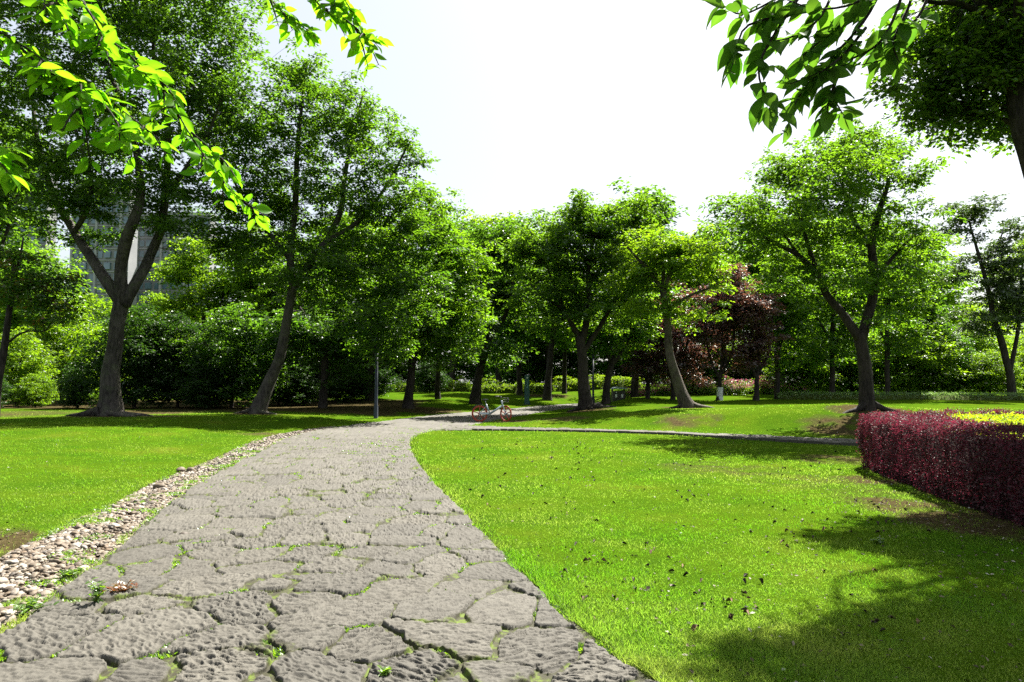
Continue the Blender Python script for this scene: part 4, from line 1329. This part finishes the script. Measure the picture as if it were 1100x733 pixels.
# ------------------------------------------------------------------ branches hanging into the picture from trees beside the viewer
def spray(root_tree, name, limb_pts, limb_r, twigs, leaf, size, seed, per_m, droop=.2, side=0):
    r = np.random.default_rng(seed)
    b = np.array(root_tree.location)
    lb = MB()
    C, R = limb_curve([p - b for p in limb_pts], limb_r, .08)
    bark_tube(lb, C, R, 8, False, seed)
    lo = obj('limb', lb, M['bark_dark'], root_tree, True)
    tw, lf = MB(), MB()
    if side:      # short side shoots
        extra = []
        for tp in twigs:
            Cq = catmull(tp, 40)
            Lq = np.linalg.norm(np.diff(Cq, axis=0), axis=1).sum()
            for q in range(int(Lq * side)):
                k = r.integers(6, 38)
                tn = nrm(Cq[k + 1] - Cq[k - 1])
                dv = nrm(nrm(np.cross(tn, [0, 0, 1.0])) * (1 if q % 2 else -1) + tn * .7 + r.normal(0, .3, 3) + np.array([0, 0, -.25]))
                l = .05 + .10 * r.random()
                extra.append([Cq[k], Cq[k] + dv * l * .5, Cq[k] + dv * l + np.array([0, 0, -.22 * l])])
        twigs = twigs + extra
    for tp in twigs:
        tp = [p - b for p in tp]
        L = np.linalg.norm(np.diff(np.array(tp), axis=0), axis=1).sum()
        C = catmull(tp, max(8, int(L / .03)))
        Rr = np.linspace(.006, .0018, len(C))
        V, Q, T = tube(C, Rr, 5)
        tw.add(V, Q, T)
        n = max(5, int(L * per_m)) if side else max(6, int(L * per_m))
        tt_ = np.sort(r.random(n) * .9 + .1)
        tt_[-2:] = 1.0
        P = np.stack([np.interp(tt_, np.linspace(0, 1, len(C)), C[:, k]) for k in range(3)], -1)
        tan = nrm(np.stack([np.interp(tt_, np.linspace(0, 1, len(C)), np.gradient(C[:, k])) for k in range(3)], -1))
        sgn = np.where(np.arange(n) % 2 == 0, 1, -1)[:, None]
        sidev = nrm(np.cross(tan, [0, 0, 1.0]))
        axv = tan * (.35 + .5 * r.random((n, 1))) + sidev * sgn * (.8 + .4 * r.random((n, 1))) + r.normal(0, .34, (n, 3))
        axv[:, 2] -= droop * (.4 + r.random(n))
        nz = np.array([0, 0, 1.0]) + r.normal(0, .75, (n, 3))
        S = size * (.55 + .65 * r.random(n)) * np.where(tt_ > .8, .85, 1)
        P = P + nrm(axv) * .012
        lf.add(inst(LEAF_V, P, axv, nz, S), tile(LEAF_Q, n, LEAF_K), tile(LEAF_T, n, LEAF_K), tint=(np.clip(r.random((n, 1)) * .75 + .35 * (np.arange(LEAF_K)[None, :] >= 2) * (np.arange(LEAF_K)[None, :] < 2 + _n) + .12 * r.random((n, LEAF_K)), 0, 1)).ravel())
        # leaf stalks
        for k in range(n):
            p0 = P[k] - nrm(axv[k]) * .014
            tw.add(*[x for x in tube(np.array([p0, P[k] + nrm(axv[k]) * .01]), [.0012, .001], 3, cap=False)][:2])
    obj('twigs', tw, M['bark_dark'], root_tree, True)
    obj('leaves', lf, leaf, root_tree, True)


def A(px, py, d):
    return at(px, py, d)


# left: a tree standing beside the viewer, its outer twigs reach into the view
bl = np.array([-4.6, 1.2, float(gz(-4.6, 1.2))])
lt = thing('overhanging_tree', bl, 'bright translucent leafy twigs hanging into the top left from a tree beside the path', 'tree')
tb = MB()
C, R = limb_curve([(0, 0, -.15), (.05, 0, 1.2), (.15, .1, 2.4), (.4, .3, 3.6), (.5, .4, 5.2)], [.17, .15, .13, .11, .06])
bark_tube(tb, C, R, 12, True, 5)
obj('trunk', tb, M['bark_grey'], lt, True)
T0 = bl + np.array([.25, .2, 3.0])
spray(lt, 'spray', [T0, A(-120, -60, 2.3), A(-40, -40, 2.45), A(40, -90, 2.6)], [.05, .03, .02, .012],
      [[A(-120, -20, 2.4), A(-40, 18, 2.45), A(10, 40, 2.5), A(50, 68, 2.5), A(62, 85, 2.5)],
       [A(10, 40, 2.5), A(60, 85, 2.52), A(95, 95, 2.55), A(130, 118, 2.6), A(172, 150, 2.6)],
       [A(62, 78, 2.5), A(85, 112, 2.5), A(84, 130, 2.5)],
       [A(95, 95, 2.55), A(118, 120, 2.5), A(130, 140, 2.5)],
       [A(40, -70, 2.7), A(85, -5, 2.75), A(120, 45, 2.8), A(160, 72, 2.85), A(182, 105, 2.9), A(200, 138, 2.9), A(225, 175, 2.9), A(252, 208, 2.95), A(282, 230, 3.0)],
       [A(120, 45, 2.8), A(140, 60, 2.75), A(158, 82, 2.75)],
       [A(60, -40, 2.7), A(100, 20, 2.65), A(112, 48, 2.65), A(118, 70, 2.6)],
       [A(20, -60, 2.5), A(55, -10, 2.5), A(68, 20, 2.5), A(76, 40, 2.5)],
       [A(205, 142, 2.9), A(226, 160, 2.95), A(244, 178, 3.0)],
       [A(-60, 140, 2.2), A(-25, 160, 2.2), A(-4, 172, 2.2), A(8, 185, 2.2)],
       [A(-30, 150, 2.2), A(-10, 160, 2.2), A(9, 158, 2.2)]],
      M['leaf_near'], .088, 501, 50, droop=.32, side=11)
spray(lt, 'spray', [T0 + [0, 0, .6], A(60, -160, 2.6), A(180, -100, 2.8), A(285, -50, 2.9)], [.045, .03, .02, .008],
      [[A(230, -75, 2.85), A(282, -12, 2.9), A(300, 10, 2.9), A(318, 24, 2.9), A(336, 36, 2.9)],
       [A(285, -50, 2.9), A(325, -15, 2.9), A(348, 10, 2.9), A(372, 22, 2.9), A(392, 38, 2.9), A(404, 42, 2.9)],
       [A(345, 5, 2.9), A(368, 6, 2.85), A(380, 14, 2.85)],
       [A(340, -20, 2.9), A(365, -6, 2.9), A(385, 24, 2.9)]],
      M['leaf_near'], .084, 502, 50, droop=.32, side=10)
# right: the same with larger darker leaves
br_ = np.array([4.3, 1.0, float(gz(4.3, 1.0))])
rt = thing('overhanging_tree', br_, 'large dark oval leaves on twigs hanging into the top right against the sky', 'tree')
tb = MB()
C, R = limb_curve([(0, 0, -.15), (-.05, 0, 1.2), (-.1, .1, 2.6), (-.3, .3, 4.0), (-.3, .5, 5.6)], [.18, .16, .14, .11, .06])
bark_tube(tb, C, R, 12, True, 6)
obj('trunk', tb, M['bark_dark'], rt, True)
T0 = br_ + np.array([-.2, .15, 3.3])
spray(rt, 'spray', [T0, A(1150, -140, 2.2), A(1000, -60, 2.25), A(900, -30, 2.3)], [.05, .03, .018, .01],
      [[A(900, -30, 2.3), A(850, -10, 2.3), A(800, 15, 2.3), A(775, 5, 2.3)],
       [A(870, -20, 2.3), A(835, 15, 2.3), A(800, 30, 2.3), A(790, 60, 2.3), A(785, 75, 2.3)],
       [A(870, -20, 2.25), A(830, 40, 2.25), A(815, 75, 2.25), A(825, 110, 2.25), A(835, 120, 2.25)],
       [A(960, -40, 2.3), A(930, 20, 2.3), A(890, 65, 2.3), A(868, 90, 2.3), A(855, 110, 2.3), A(845, 140, 2.3)],
       [A(930, 30, 2.3), A(905, 60, 2.25), A(880, 78, 2.25), A(850, 90, 2.25)],
       [A(980, -40, 2.3), A(960, 20, 2.3), A(940, 50, 2.3), A(905, 70, 2.3), A(893, 100, 2.3), A(888, 122, 2.3)],
       [A(905, 70, 2.3), A(895, 100, 2.28), A(905, 122, 2.28)],
       [A(900, -20, 2.3), A(880, 20, 2.3), A(850, 40, 2.3), A(825, 45, 2.3)],
       [A(940, -20, 2.3), A(915, 10, 2.3), A(900, 30, 2.3), A(870, 40, 2.3)],
       [A(985, -20, 2.35), A(970, 25, 2.35), A(955, 60, 2.35), A(925, 70, 2.35)],
       [A(1000, -10, 2.4), A(985, 20, 2.4), A(965, 35, 2.4), A(940, 60, 2.4)],
       [A(930, -30, 2.3), A(905, 20, 2.3), A(880, 45, 2.3), A(860, 62, 2.3)],
       [A(960, -40, 2.2), A(925, 0, 2.2), A(880, 10, 2.2), A(845, 0, 2.2)],
       [A(975, 10, 2.3), A(960, 45, 2.3), A(965, 65, 2.3)]],
      M['leaf_near_dark'], .105, 503, 52, droop=.22)
# unseen crown added above the view to shade that tree's lower twigs
r = np.random.default_rng(77)
cl = lobe_points([(np.array([-.7, 1.6, 5.3]), np.array([2.0, 2.2, 1.0])), (np.array([.3, .4, 6.2]), np.array([2.0, 1.8, 1.2]))], 44, r)
P, o_, nz, S, tint = clump_leaves(cl, 60, .42, .6, .10, r)
hgt = br_[2] + P[:, 2] - CAM_H
ok = hgt > .62 * (br_[1] + P[:, 1]) + .1      # keep clear of the twigs below
obj('crown', MB().add(inst(KITE_V, P[ok], o_[ok], nz[ok], S[ok]), tile(KITE_Q, int(ok.sum()), 4), tint=np.repeat(tint[ok], 4)), M['leaf_near_dark'], rt)
# ------------------------------------------------------------------ apartment blocks far behind the trees
N = NT('block_wall')
M['block_wall'] = N.pbr(N.ramp(N.noise(.25, 3, .6), [(.3, (.14, .145, .155)), (.7, (.18, .185, .195))]), .9)
N = NT('block_band')
M['block_band'] = N.pbr((.26, .265, .28), .8)
N = NT('window_glass')
M['glass'] = N.pbr(N.ramp(N.noise(.3, 2, .6), [(.3, (.05, .09, .12)), (.7, (.12, .19, .23))]), .12, 0, None, .8)


def block(px0, px1, top, d, depth, cols, lab):
    xc = ((px0 + px1) / 2 - 550) / F * d
    w = (px1 - px0) / F * d
    H = at((px0 + px1) / 2, top, d)[2]
    root = thing('apartment_block', (xc, d, 0), lab, 'building', 'apartment blocks behind the trees')
    wb = MB().add(*box((0, depth / 2, H / 2 - 1), (w, depth, H + 2)))
    obj('wall', wb, M['block_wall'], root)
    obj('parapet', MB().add(*box((0, depth / 2, H + .45), (w + .6, depth + .6, .9))), M['block_band'], root)
    fl = int(H / 3)
    cw = w / cols
    vis = [k for k in range(fl) if (k + 1) * 3 > 12]
    bb = MB()
    for k in range(fl):
        bb.add(*box((0, -.06, k * 3 + .35), (w + .16, .3, .22)))
    obj('floor_band', bb, M['block_band'], root)
    n = 0
    rest = MB()
    for k in sorted(range(fl), key=lambda q: -q):
        for c in range(cols):
            x = -w / 2 + (c + .5) * cw
            bay = c % 3 == 1
            V, Q, T = box((x, -.03 if not bay else -.25, k * 3 + 1.8), (cw * (.55 if not bay else .74), .14 if not bay else .6, 1.7))
            if n < 96:
                obj('window', MB().add(V, Q), M['glass'], root)
            else:
                rest.add(V, Q)
            n += 1
    if rest.n:
        tag(obj('lower_windows', rest, M['glass'], root), kind='stuff')
    # projecting piers between the bays
    pb_ = MB()
    for c in range(0, cols + 1, 3):
        pb_.add(*box((-w / 2 + c * cw, -.25, H / 2), (.5, .7, H - .4)))
    obj('pier', pb_, M['block_band'], root)


block(-20, 44, 168, 185, 4, 7, 'grey apartment block at the far left, mostly hidden by the forked tree')
block(73, 134, 196, 175, 4, 7, 'grey apartment block with blue windows seen between the limbs of the forked tree')
block(144, 222, 232, 190, 4, 9, 'lower grey apartment block seen right of the forked trunk')


# ------------------------------------------------------------------ bicycle
def plain(name, col, rough=.5, metal=0.0, spec=.5, dirt=.25):
    N = NT(name)
    c = N.mix(N.math('MULTIPLY', N.ramp(N.noise(18, 4, .7), [(.45, (0, 0, 0)), (.7, (1, 1, 1))]), dirt), col, tuple(x * .55 for x in col))
    return N.pbr(c, rough, metal, None, spec)


M['orange'] = plain('orange_paint', (.34, .05, .02), .5)
M['silver'] = plain('silver_paint', (.42, .47, .52), .35, .35)
M['rubber'] = plain('black_rubber', (.025, .024, .024), .8)
M['black'] = plain('black_plastic', (.03, .03, .033), .5)
M['steel'] = plain('steel', (.45, .45, .46), .3, .9)


def torus(c, R, r, axis, nu=40, nv=8, rot=None):
    u = np.linspace(0, 2 * math.pi, nu, endpoint=False)
    v = np.linspace(0, 2 * math.pi, nv, endpoint=False)
    U, W = np.meshgrid(u, v, indexing='ij')
    V = np.stack([(R + r * np.cos(W)) * np.cos(U), r * np.sin(W), (R + r * np.cos(W)) * np.sin(U)], -1).reshape(-1, 3)
    i, j = np.meshgrid(np.arange(nu), np.arange(nv), indexing='ij')
    a = i * nv + j
    b = ((i + 1) % nu) * nv + j
    c_ = ((i + 1) % nu) * nv + (j + 1) % nv
    d = i * nv + (j + 1) % nv
    return V + np.asarray(c), np.stack([a, d, c_, b], -1).reshape(-1, 4)


bk = ground(529, 453.5)
bike = thing('bicycle', (bk[0], bk[1], bk[2] - .0), 'silver framed bicycle with orange wheels parked on the path', 'bicycle', rz=math.radians(-8))
WR = .33
for s, wx in ((0, -.52), (1, .54)):
    st_ = math.radians(-38) if s else 0.0
    wh = bpy.data.objects.new('wheel', None)
    COL.objects.link(wh)
    wh.parent = bike
    wh.location = (wx, 0, WR)
    wh.rotation_euler = (0, 0, st_)
    obj('tyre', MB().add(*torus((0, 0, 0), WR - .022, .022, 'y')), M['orange'], wh, True)
    rm = MB().add(*torus((0, 0, 0), WR - .055, .018, 'y'))
    obj('rim', rm, M['orange'], wh, True)
    sp = MB()
    for k in range(5):
        a = k * 2 * math.pi / 5 + .3
        V, Q, T = tube([[0, 0, 0], [math.cos(a) * .15, 0, math.sin(a) * .15], [math.cos(a) * .28, 0, math.sin(a) * .28]], [.026, .018, .02], 6)
        sp.add(V, Q, T)
    obj('spokes', sp, M['orange'], wh, True)
    hb = MB().add(*tube([[0, -.05, 0], [0, .05, 0]], [.05, .05], 14))
    obj('hub', hb, M['orange'] if s == 0 else M['silver'], wh, True)
fb = MB()
head, seat_t, bb_ = np.array([.36, 0, .86]), np.array([-.26, 0, .72]), np.array([-.10, 0, .33])
hd2 = np.array([.43, 0, .62])
for a, b, r0 in ((head, hd2, .028), (hd2 + [-.02, 0, .04], bb_, .042), (bb_, seat_t, .03), (bb_, np.array([-.52, .06, WR]), .018), (bb_, np.array([-.52, -.06, WR]), .018), (seat_t * [1, 1, .86], np.array([-.52, .06, WR]), .012), (seat_t * [1, 1, .86], np.array([-.52, -.06, WR]), .012)):
    V, Q, T = tube(np.array([a, (a + b) / 2, b]), [r0, r0, r0], 10)
    fb.add(V, Q, T)
obj('frame', fb, M['silver'], bike, True)
fk = MB()
for y in (-.055, .055):
    V, Q, T = tube(catmull([(.44, y * .7, .66), (.47, y, .5), (.54, y, WR)], 8), [.016] * 8, 8)
    fk.add(V, Q, T)
obj('fork', fk, M['silver'], bike, True)
sm = MB()
V, Q, T = tube([seat_t, seat_t + [-.03, 0, .14]], [.017, .017], 8)
sm.add(V, Q, T)
obj('seat_post', sm, M['steel'], bike, True)
sv, sf = ico(2)
sd_ = sv * np.array([.145, .085, .035])
sd_[:, 1] *= np.interp(sv[:, 0], [-1, 0, 1], [1.05, .95, .38])
obj('saddle', MB().add(sd_ + seat_t + [-.04, 0, .165], T=sf), M['black'], bike, True)
hbm = MB()
V, Q, T = tube([head, head + [-.02, 0, .14]], [.016, .016], 8)
hbm.add(V, Q, T)
V, Q, T = tube(catmull([(.20, -.29, 1.02), (.29, -.24, 1.03), (.345, -.08, .995), (.345, .08, .995), (.29, .24, 1.03), (.20, .29, 1.02)], 22), [.012] * 22, 8)
hbm.add(V, Q, T)
hb_o = obj('handlebar', hbm, M['black'], bike, True)
for s in (-1, 1):
    V, Q, T = tube([(.15, s * .315, 1.015), (.25, s * .262, 1.026)], [.019, .019], 8)
    obj('grip', MB().add(V, Q, T), M['rubber'], hb_o, True)
bskt = MB()
for z in (.80, .88, .96):
    V, Q, T = tube(catmull([(.42, -.13, z), (.62, -.15, z), (.62, .15, z), (.42, .13, z), (.42, -.13, z)], 24), [.006] * 24, 5)
    bskt.add(V, Q, T)
for q in range(9):
    a = q / 8 * 2 - 1
    V, Q, T = tube([(.62, a * .14, .79), (.63, a * .15, .965)], [.004, .004], 4)
    bskt.add(V, Q, T)
obj('basket', bskt, M['black'], bike, True)
cc = MB()
V, Q, T = tube(catmull([(-.08, -.07, .33), (-.3, -.07, .335), (-.52, -.07, .335)], 8), [.06, .05, .045, .042, .042, .042, .045, .05], 10)
V[:, 1] = -.07 + (V[:, 1] + .07) * .35
cc.add(V, Q, T)
obj('chain_case', cc, M['silver'], bike, True)
for s in (-1, 1):
    cr = MB()
    V, Q, T = tube([(-.10, s * .09, .33), (-.10 + s * .06, s * .10, .33 - s * .15)], [.012, .012], 6)
    cr.add(V, Q, T)
    co_ = obj('crank', cr, M['steel'], bike, True)
    obj('pedal', MB().add(*box((-.10 + s * .06, s * .155, .33 - s * .15), (.09, .1, .025), 0, .006)), M['black'], co_)
ks = MB().add(*tube([(-.36, .08, .30), (-.40, .17, .015)], [.01, .009], 6))
obj('kickstand', ks, M['black'], bike, True)
mg = MB()
for wx, a0, a1 in ((-.52, .45, 2.75), (.54, .6, 2.5)):
    a = np.linspace(a0, a1, 16)
    for off in (-.03, .03):
        pass
    C = np.column_stack([wx + np.cos(a) * (WR + .025), np.zeros(16), WR + np.sin(a) * (WR + .025)])
    V, Q, T = tube(C, [.012] * 16, 6)
    V[:, 1] *= 2.4
    mg.add(V, Q, T)
    break
obj('mudguard', mg, M['black'], bike, True)

# ------------------------------------------------------------------ litter bin
M['bin'] = plain('dark_bin_panels', (.035, .032, .03), .55)
M['bin_top'] = plain('blue_grey_bin_roof', (.20, .25, .32), .4)
M['label_white'] = plain('white_label', (.7, .72, .74), .6, 0, .4, .1)
d = 48
bb0 = base_at(664, d)
bin_ = thing('litter_bin', bb0, 'dark twin litter bin with a blue grey roof and white labels', 'litter bin', rz=math.radians(10))
obj('body', MB().add(*box((0, 0, .52), (.92, .42, .78), 0, .03)), M['bin'], bin_)
obj('plinth', MB().add(*box((0, 0, .07), (.84, .36, .16), 0, .02)), M['bin'], bin_)
rf = MB()
a = np.linspace(0, math.pi, 10)
top = np.column_stack([np.cos(a) * .53, np.sin(a) * .10])
Vr = np.array([[x, y, 1.08 + z] for y in (-.27, .27) for x, z in top] + [[x, y, 1.04] for y in (-.27, .27) for x in (.53, -.53)])
Qr = [[k, k + 1, 10 + k + 1, 10 + k] for k in range(9)] + [[0, 20, 22, 10], [9, 19, 23, 21], [20, 21, 23, 22]]
Tr = [[20, k + 1, k] for k in range(9)] + [[22, 10 + k, 11 + k] for k in range(9)] + [[20, 21, 9], [22, 19, 23]]
rf.add(Vr, Qr, Tr)
obj('roof', rf, M['bin_top'], bin_)
for x in (-.43, .43):
    obj('roof_post', MB().add(*box((x, .05, .98), (.05, .3, .16))), M['bin'], bin_)
for x in (-.24, .2):
    obj('label', MB().add(*box((x, -.214, .56), (.13, .012, .22))), M['label_white'], bin_)
    obj('opening', MB().add(*box((x, -.214, .80), (.28, .012, .13), 0, .0)), M['black'], bin_)
obj('label', MB().add(*box((-.14, -.272, 1.085), (.10, .012, .06))), M['label_white'], bin_)
obj('label', MB().add(*box((-.22, -.222, .80), (.09, .012, .08))), M['label_white'], bin_)

# ------------------------------------------------------------------ teal marker post and lamp posts
M['teal'] = plain('teal_paint', (.008, .075, .07), .45)
M['blue_post'] = plain('dark_blue_paint', (.014, .022, .038), .6)
pb0 = base_at(566, 47)
pt = thing('marker_post', pb0, 'slim teal green marker post with a white emblem near the top', 'post')
pm = MB()
V, Q, T = box((0, 0, 1.0), (.30, .12, 2.1), 0, .02)
V[:, 0] *= 1 + .25 * (1 - np.clip(V[:, 2] / 2.1, 0, 1))
pm.add(V, Q)
obj('panel', pm, M['teal'], pt)
obj('emblem', MB().add(*tube([(.02, -.055, 1.86), (.02, -.068, 1.86)], [.055, .055], 14)), M['label_white'], pt)
em = MB()
for k in range(5):
    em.add(*box((.02, -.064, 1.62 - k * .11), (.06, .006, .055)))
obj('lettering', em, plain('pale_lettering', (.18, .38, .36), .6), pt)
obj('base_plate', MB().add(*box((0, 0, .03), (.46, .24, .08), 0, .01)), M['blue_post'], pt)


def lamp(px, d, H, r0, lab):
    b0 = base_at(px, d)
    root = thing('lamp_post', b0, lab, 'lamp post', 'blue lamp posts')
    pm = MB()
    zz = np.array([-.1, .02, .05, .55, .6, 1.4, H])
    rr = np.array([1.5, 1.5, 1.3, 1.25, 1.0, .95, .8]) * r0
    V, Q, T = tube(np.column_stack([zz * 0, zz * 0, zz]), rr, 14)
    pm.add(V, Q, T)
    obj('pole', pm, M['blue_post'], root, True)
    hz = np.array([H, H + .05, H + .12, H + .42, H + .46, H + .6])
    V, Q, T = tube(np.column_stack([hz * 0, hz * 0, hz]), [.06, .13, .14, .17, .24, .02], 16)
    obj('lantern', MB().add(V, Q, T), M['blue_post'], root, True)


lamp(404.5, 29.5, 2.9, .075, 'dark blue lamp post at the left bend of the stone path')
lamp(637, 50, 3.4, .08, 'thin dark blue lamp post just right of the broad centre tree')

# ------------------------------------------------------------------ fallen leaves on the lawn
LM = []
N = NT('dry_leaf')
oi = N.n('ObjectInfo').outputs['Random']
M['dry'] = N.pbr(N.ramp(oi, [(0, (.018, .013, .008)), (.6, (.04, .026, .014)), (.85, (.09, .05, .025)), (1, (.14, .08, .04))]), .8, 0, None, .3)
for k in range(4):
    r = np.random.default_rng(600 + k)
    V = LEAF_V.copy()
    V[:, 2] = V[:, 2] * 2 + (V[:, 1] ** 2) * (3 + 2 * r.random()) + .12 * np.sin(V[:, 0] * 4 + k)
    V[:, 0] -= .5
    V[:, 2] += .10
    LM.append(MB().add(V, LEAF_Q, LEAF_T).mesh('fallen_leaf', M['dry'], True))
r = np.random.default_rng(9)
cnt = 0
groups = [(500, 1000, 475, 690, 330), (500, 720, 490, 600, 50), (60, 240, 470, 570, 22)]
for (x0, x1, y0, y1, n) in groups:
    k = 0
    tries = 0
    while k < n and tries < n * 30 and cnt < 290:
        tries += 1
        px, py = x0 + r.random() * (x1 - x0), y0 + (r.random() ** 1.6) * (y1 - y0)
        if noise2(np.array([px / 70]), np.array([py / 22]), 5)[0] < .35 + .3 * r.random():
            continue
        rr_ = ray(px, py)
        t = -CAM_H / rr_[2]
        x, y = rr_[0] * t, rr_[1] * t
        if float(bil(SD, x, y)) < .12 or pip(np.array([x]), np.array([y]), HEDGE_OUT)[0]:
            continue
        o = bpy.data.objects.new('fallen_leaf', LM[r.integers(4)])
        COL.objects.link(o)
        s = (.030 + .035 * r.random()) * (1 + .035 * max(0, y - 8))
        o.location = (x, y, float(gz(x, y)) + .016 + .008 * r.random())
        o.rotation_euler = (r.normal(0, .25), r.normal(0, .25), r.random() * 6.28)
        o.scale = (s, s, s)
        tag(o, 'small dark dry leaf lying on the short green lawn', 'fallen leaf', 'dry leaves scattered over the lawn')
        k += 1
        cnt += 1
# fine pale and brown litter on the bare earth and at the hedge foot
n = 16000
lx, ly = lawn_points(90000, 91, dmax=26)
pr_ = dirt_at(lx, ly)
ok = (bil(SD, lx, ly) > .1) & (rng.random(len(lx)) < np.clip(pr_ * .4 + .035, 0, 1)) & ~pip(lx, ly, [(5.7, 6.6), (6.7, 12.6), (14, 12.8), (14, 6.6)])
lx, ly = lx[ok][:n], ly[ok][:n]
n = len(lx)
P = np.column_stack([lx, ly, gz(lx, ly) + .012 + .018 * rng.random(n)])
a = rng.random(n) * 6.28
mbl = MB().add(inst(KITE_V, P, np.column_stack([np.cos(a), np.sin(a), rng.normal(0, .3, n)]), np.column_stack([rng.normal(0, .5, (n, 2)), np.ones(n)]), (.014 + .03 * rng.random(n)) * (1 + .03 * np.maximum(ly - 8, 0))), tile(KITE_Q, n, 4), tint=np.repeat(rng.random(n), 4))
N = NT('leaf_litter')
M['litter'] = N.pbr(N.ramp(N.attr('tint'), [(0, (.012, .009, .006)), (.45, (.05, .032, .02)), (.75, (.12, .09, .055)), (.9, (.22, .19, .15)), (1, (.45, .43, .40))]), .8, 0, None, .3)
tag(obj('leaf_litter', mbl, M['litter']), 'fine pale and brown leaf litter on the bare earth by the hedge', kind='stuff')

# ------------------------------------------------------------------ loose stones and weeds beside the path
for k, (px, py, s, lab) in enumerate([(171, 525, .085, 'lone brown stone at the lawn edge of the pebble strip, nearest of three'),
                                      (194, 507, .085, 'brown stone in the pair at the lawn edge of the pebble strip, left one'),
                                      (205, 507, .08, 'brown stone in the pair at the lawn edge of the pebble strip, right one'),
                                      (197, 577, .05, 'small dark stone lying on a joint of the stone path')]):
    g_ = ground(px, py)
    V, T = ico(2)
    rr_ = np.random.default_rng(700 + k)
    V = V * (1 + .22 * (noise2(V[:, 0] * 1.7 + k, V[:, 1] * 1.7 + V[:, 2], 3) - .5))[:, None] * np.array([1, .75, .62]) * s
    V += rr_.normal(0, s * .02, V.shape)
    o = obj('stone', MB().add(V, T=T, tint=.18 if k < 3 else .02), M['pebble'], None, True, loc=(g_[0], g_[1], g_[2] + s * .35))
    o.rotation_euler = (0, 0, k * 1.3)
    tag(o, lab, 'stone', 'loose stones by the path')


def weed_plant(px, py, h, lab, mat, n, seed, spread=.07):
    r = np.random.default_rng(seed)
    rr_ = ray(px, py)
    t = -CAM_H / rr_[2]
    root = thing('weed', (rr_[0] * t, rr_[1] * t, .01), lab, 'weed', 'weeds in the path joints')
    st, lf = MB(), MB()
    for k in range(n):
        a = r.random() * 6.28
        tip = np.array([math.cos(a) * spread * r.random(), math.sin(a) * spread * r.random(), h * (.5 + .5 * r.random())])
        C = catmull([(0 + r.normal(0, spread * .25), r.normal(0, spread * .25), -.01), tip * [.4, .4, .6], tip], 6)
        V, Q, T = tube(C, np.linspace(.003, .0015, 6), 4)
        st.add(V, Q, T)
        m = 7
        P = C[2:][r.integers(0, 4, m)] + r.normal(0, .006, (m, 3))
        b = r.random(m) * 6.28
        lf.add(inst(LEAF_V, P, np.column_stack([np.cos(b), np.sin(b), .2 + .5 * r.random(m)]), np.column_stack([r.normal(0, .3, (m, 2)), np.ones(m)]), .022 + .028 * r.random(m)), tile(LEAF_Q, m, LEAF_K), tile(LEAF_T, m, LEAF_K), tint=np.repeat(r.random(m), LEAF_K))
    obj('stems', st, M['weed'], root, True)
    obj('leaves', lf, mat, root)


weed_plant(104, 653, .16, 'upright green weed growing between slabs at the left of the path', M['weed'], 14, 801, .10)
weed_plant(128, 641, .07, 'low reddish weed beside the upright green one on the path', M['weed_red'], 22, 802, .16)
weed_plant(75, 622, .05, 'flat yellow green weed tuft where the slabs meet the pebbles', M['weed'], 16, 803, .13)
weed_plant(30, 660, .07, 'leafy green weed among the pebbles at the near left', M['weed'], 16, 804, .16)
weed_plant(412, 731, .05, 'tiny green weed at the bottom edge of the path', M['weed'], 6, 805, .04)
weed_plant(945, 588, .07, 'small pale green plant at the shaded foot of the red hedge', M['weed'], 10, 806, .10)

# ------------------------------------------------------------------ light, sky, camera
w = bpy.data.worlds.new('World')
SC.world = w
w.use_nodes = True
nt = w.node_tree
sky = nt.nodes.new('ShaderNodeTexSky')
sky.sky_type = 'NISHITA'
sky.sun_disc = False
sky.sun_elevation = SUN_EL
sky.sun_rotation = SUN_AZ
sky.air_density = 1.0
sky.dust_density = 3.0
sky.ozone_density = 1.0
veil = nt.nodes.new('ShaderNodeMix')          # thin even high cloud whitening the blue
veil.data_type = 'RGBA'
veil.inputs[0].default_value = .6
veil.inputs[7].default_value = (4.3, 4.45, 4.6, 1)
nt.links.new(sky.outputs[0], veil.inputs[6])
nt.links.new(veil.outputs[2], nt.nodes['Background'].inputs[0])
nt.nodes['Background'].inputs[1].default_value = 0.05
sun = bpy.data.lights.new('sun', 'SUN')
sun.energy = 5.0
sun.angle = math.radians(.53)
sun.color = (1, .95, .86)
so = bpy.data.objects.new('sun', sun)
COL.objects.link(so)
from mathutils import Vector
sd3 = Vector((math.sin(SUN_AZ) * math.cos(SUN_EL), math.cos(SUN_AZ) * math.cos(SUN_EL), math.sin(SUN_EL)))
so.rotation_euler = sd3.to_track_quat('Z', 'Y').to_euler()
so.location = (20, 30, 60)

cam = bpy.data.cameras.new('camera')
cam.lens = 24
cam.sensor_width = 36
cam.clip_start = .05
cam.clip_end = 3000
co_ = bpy.data.objects.new('camera', cam)
COL.objects.link(co_)
co_.location = (0, 0, CAM_H)
co_.rotation_euler = (math.pi / 2 + TILT, 0, 0)
SC.camera = co_

SC.render.engine = 'CYCLES'
cy = SC.cycles
cy.max_bounces = 9
cy.diffuse_bounces = 6
cy.glossy_bounces = 2
cy.transmission_bounces = 6
cy.transparent_max_bounces = 4
cy.sample_clamp_indirect = 4
cy.caustics_reflective = False
cy.caustics_refractive = False
cy.use_denoising = False
cy.use_adaptive_sampling = True
cy.adaptive_threshold = .015
vs = SC.view_settings
vs.view_transform = 'Standard'
vs.look = 'None'
vs.gamma = 1
vs.use_curve_mapping = False
vs.exposure = 2.2
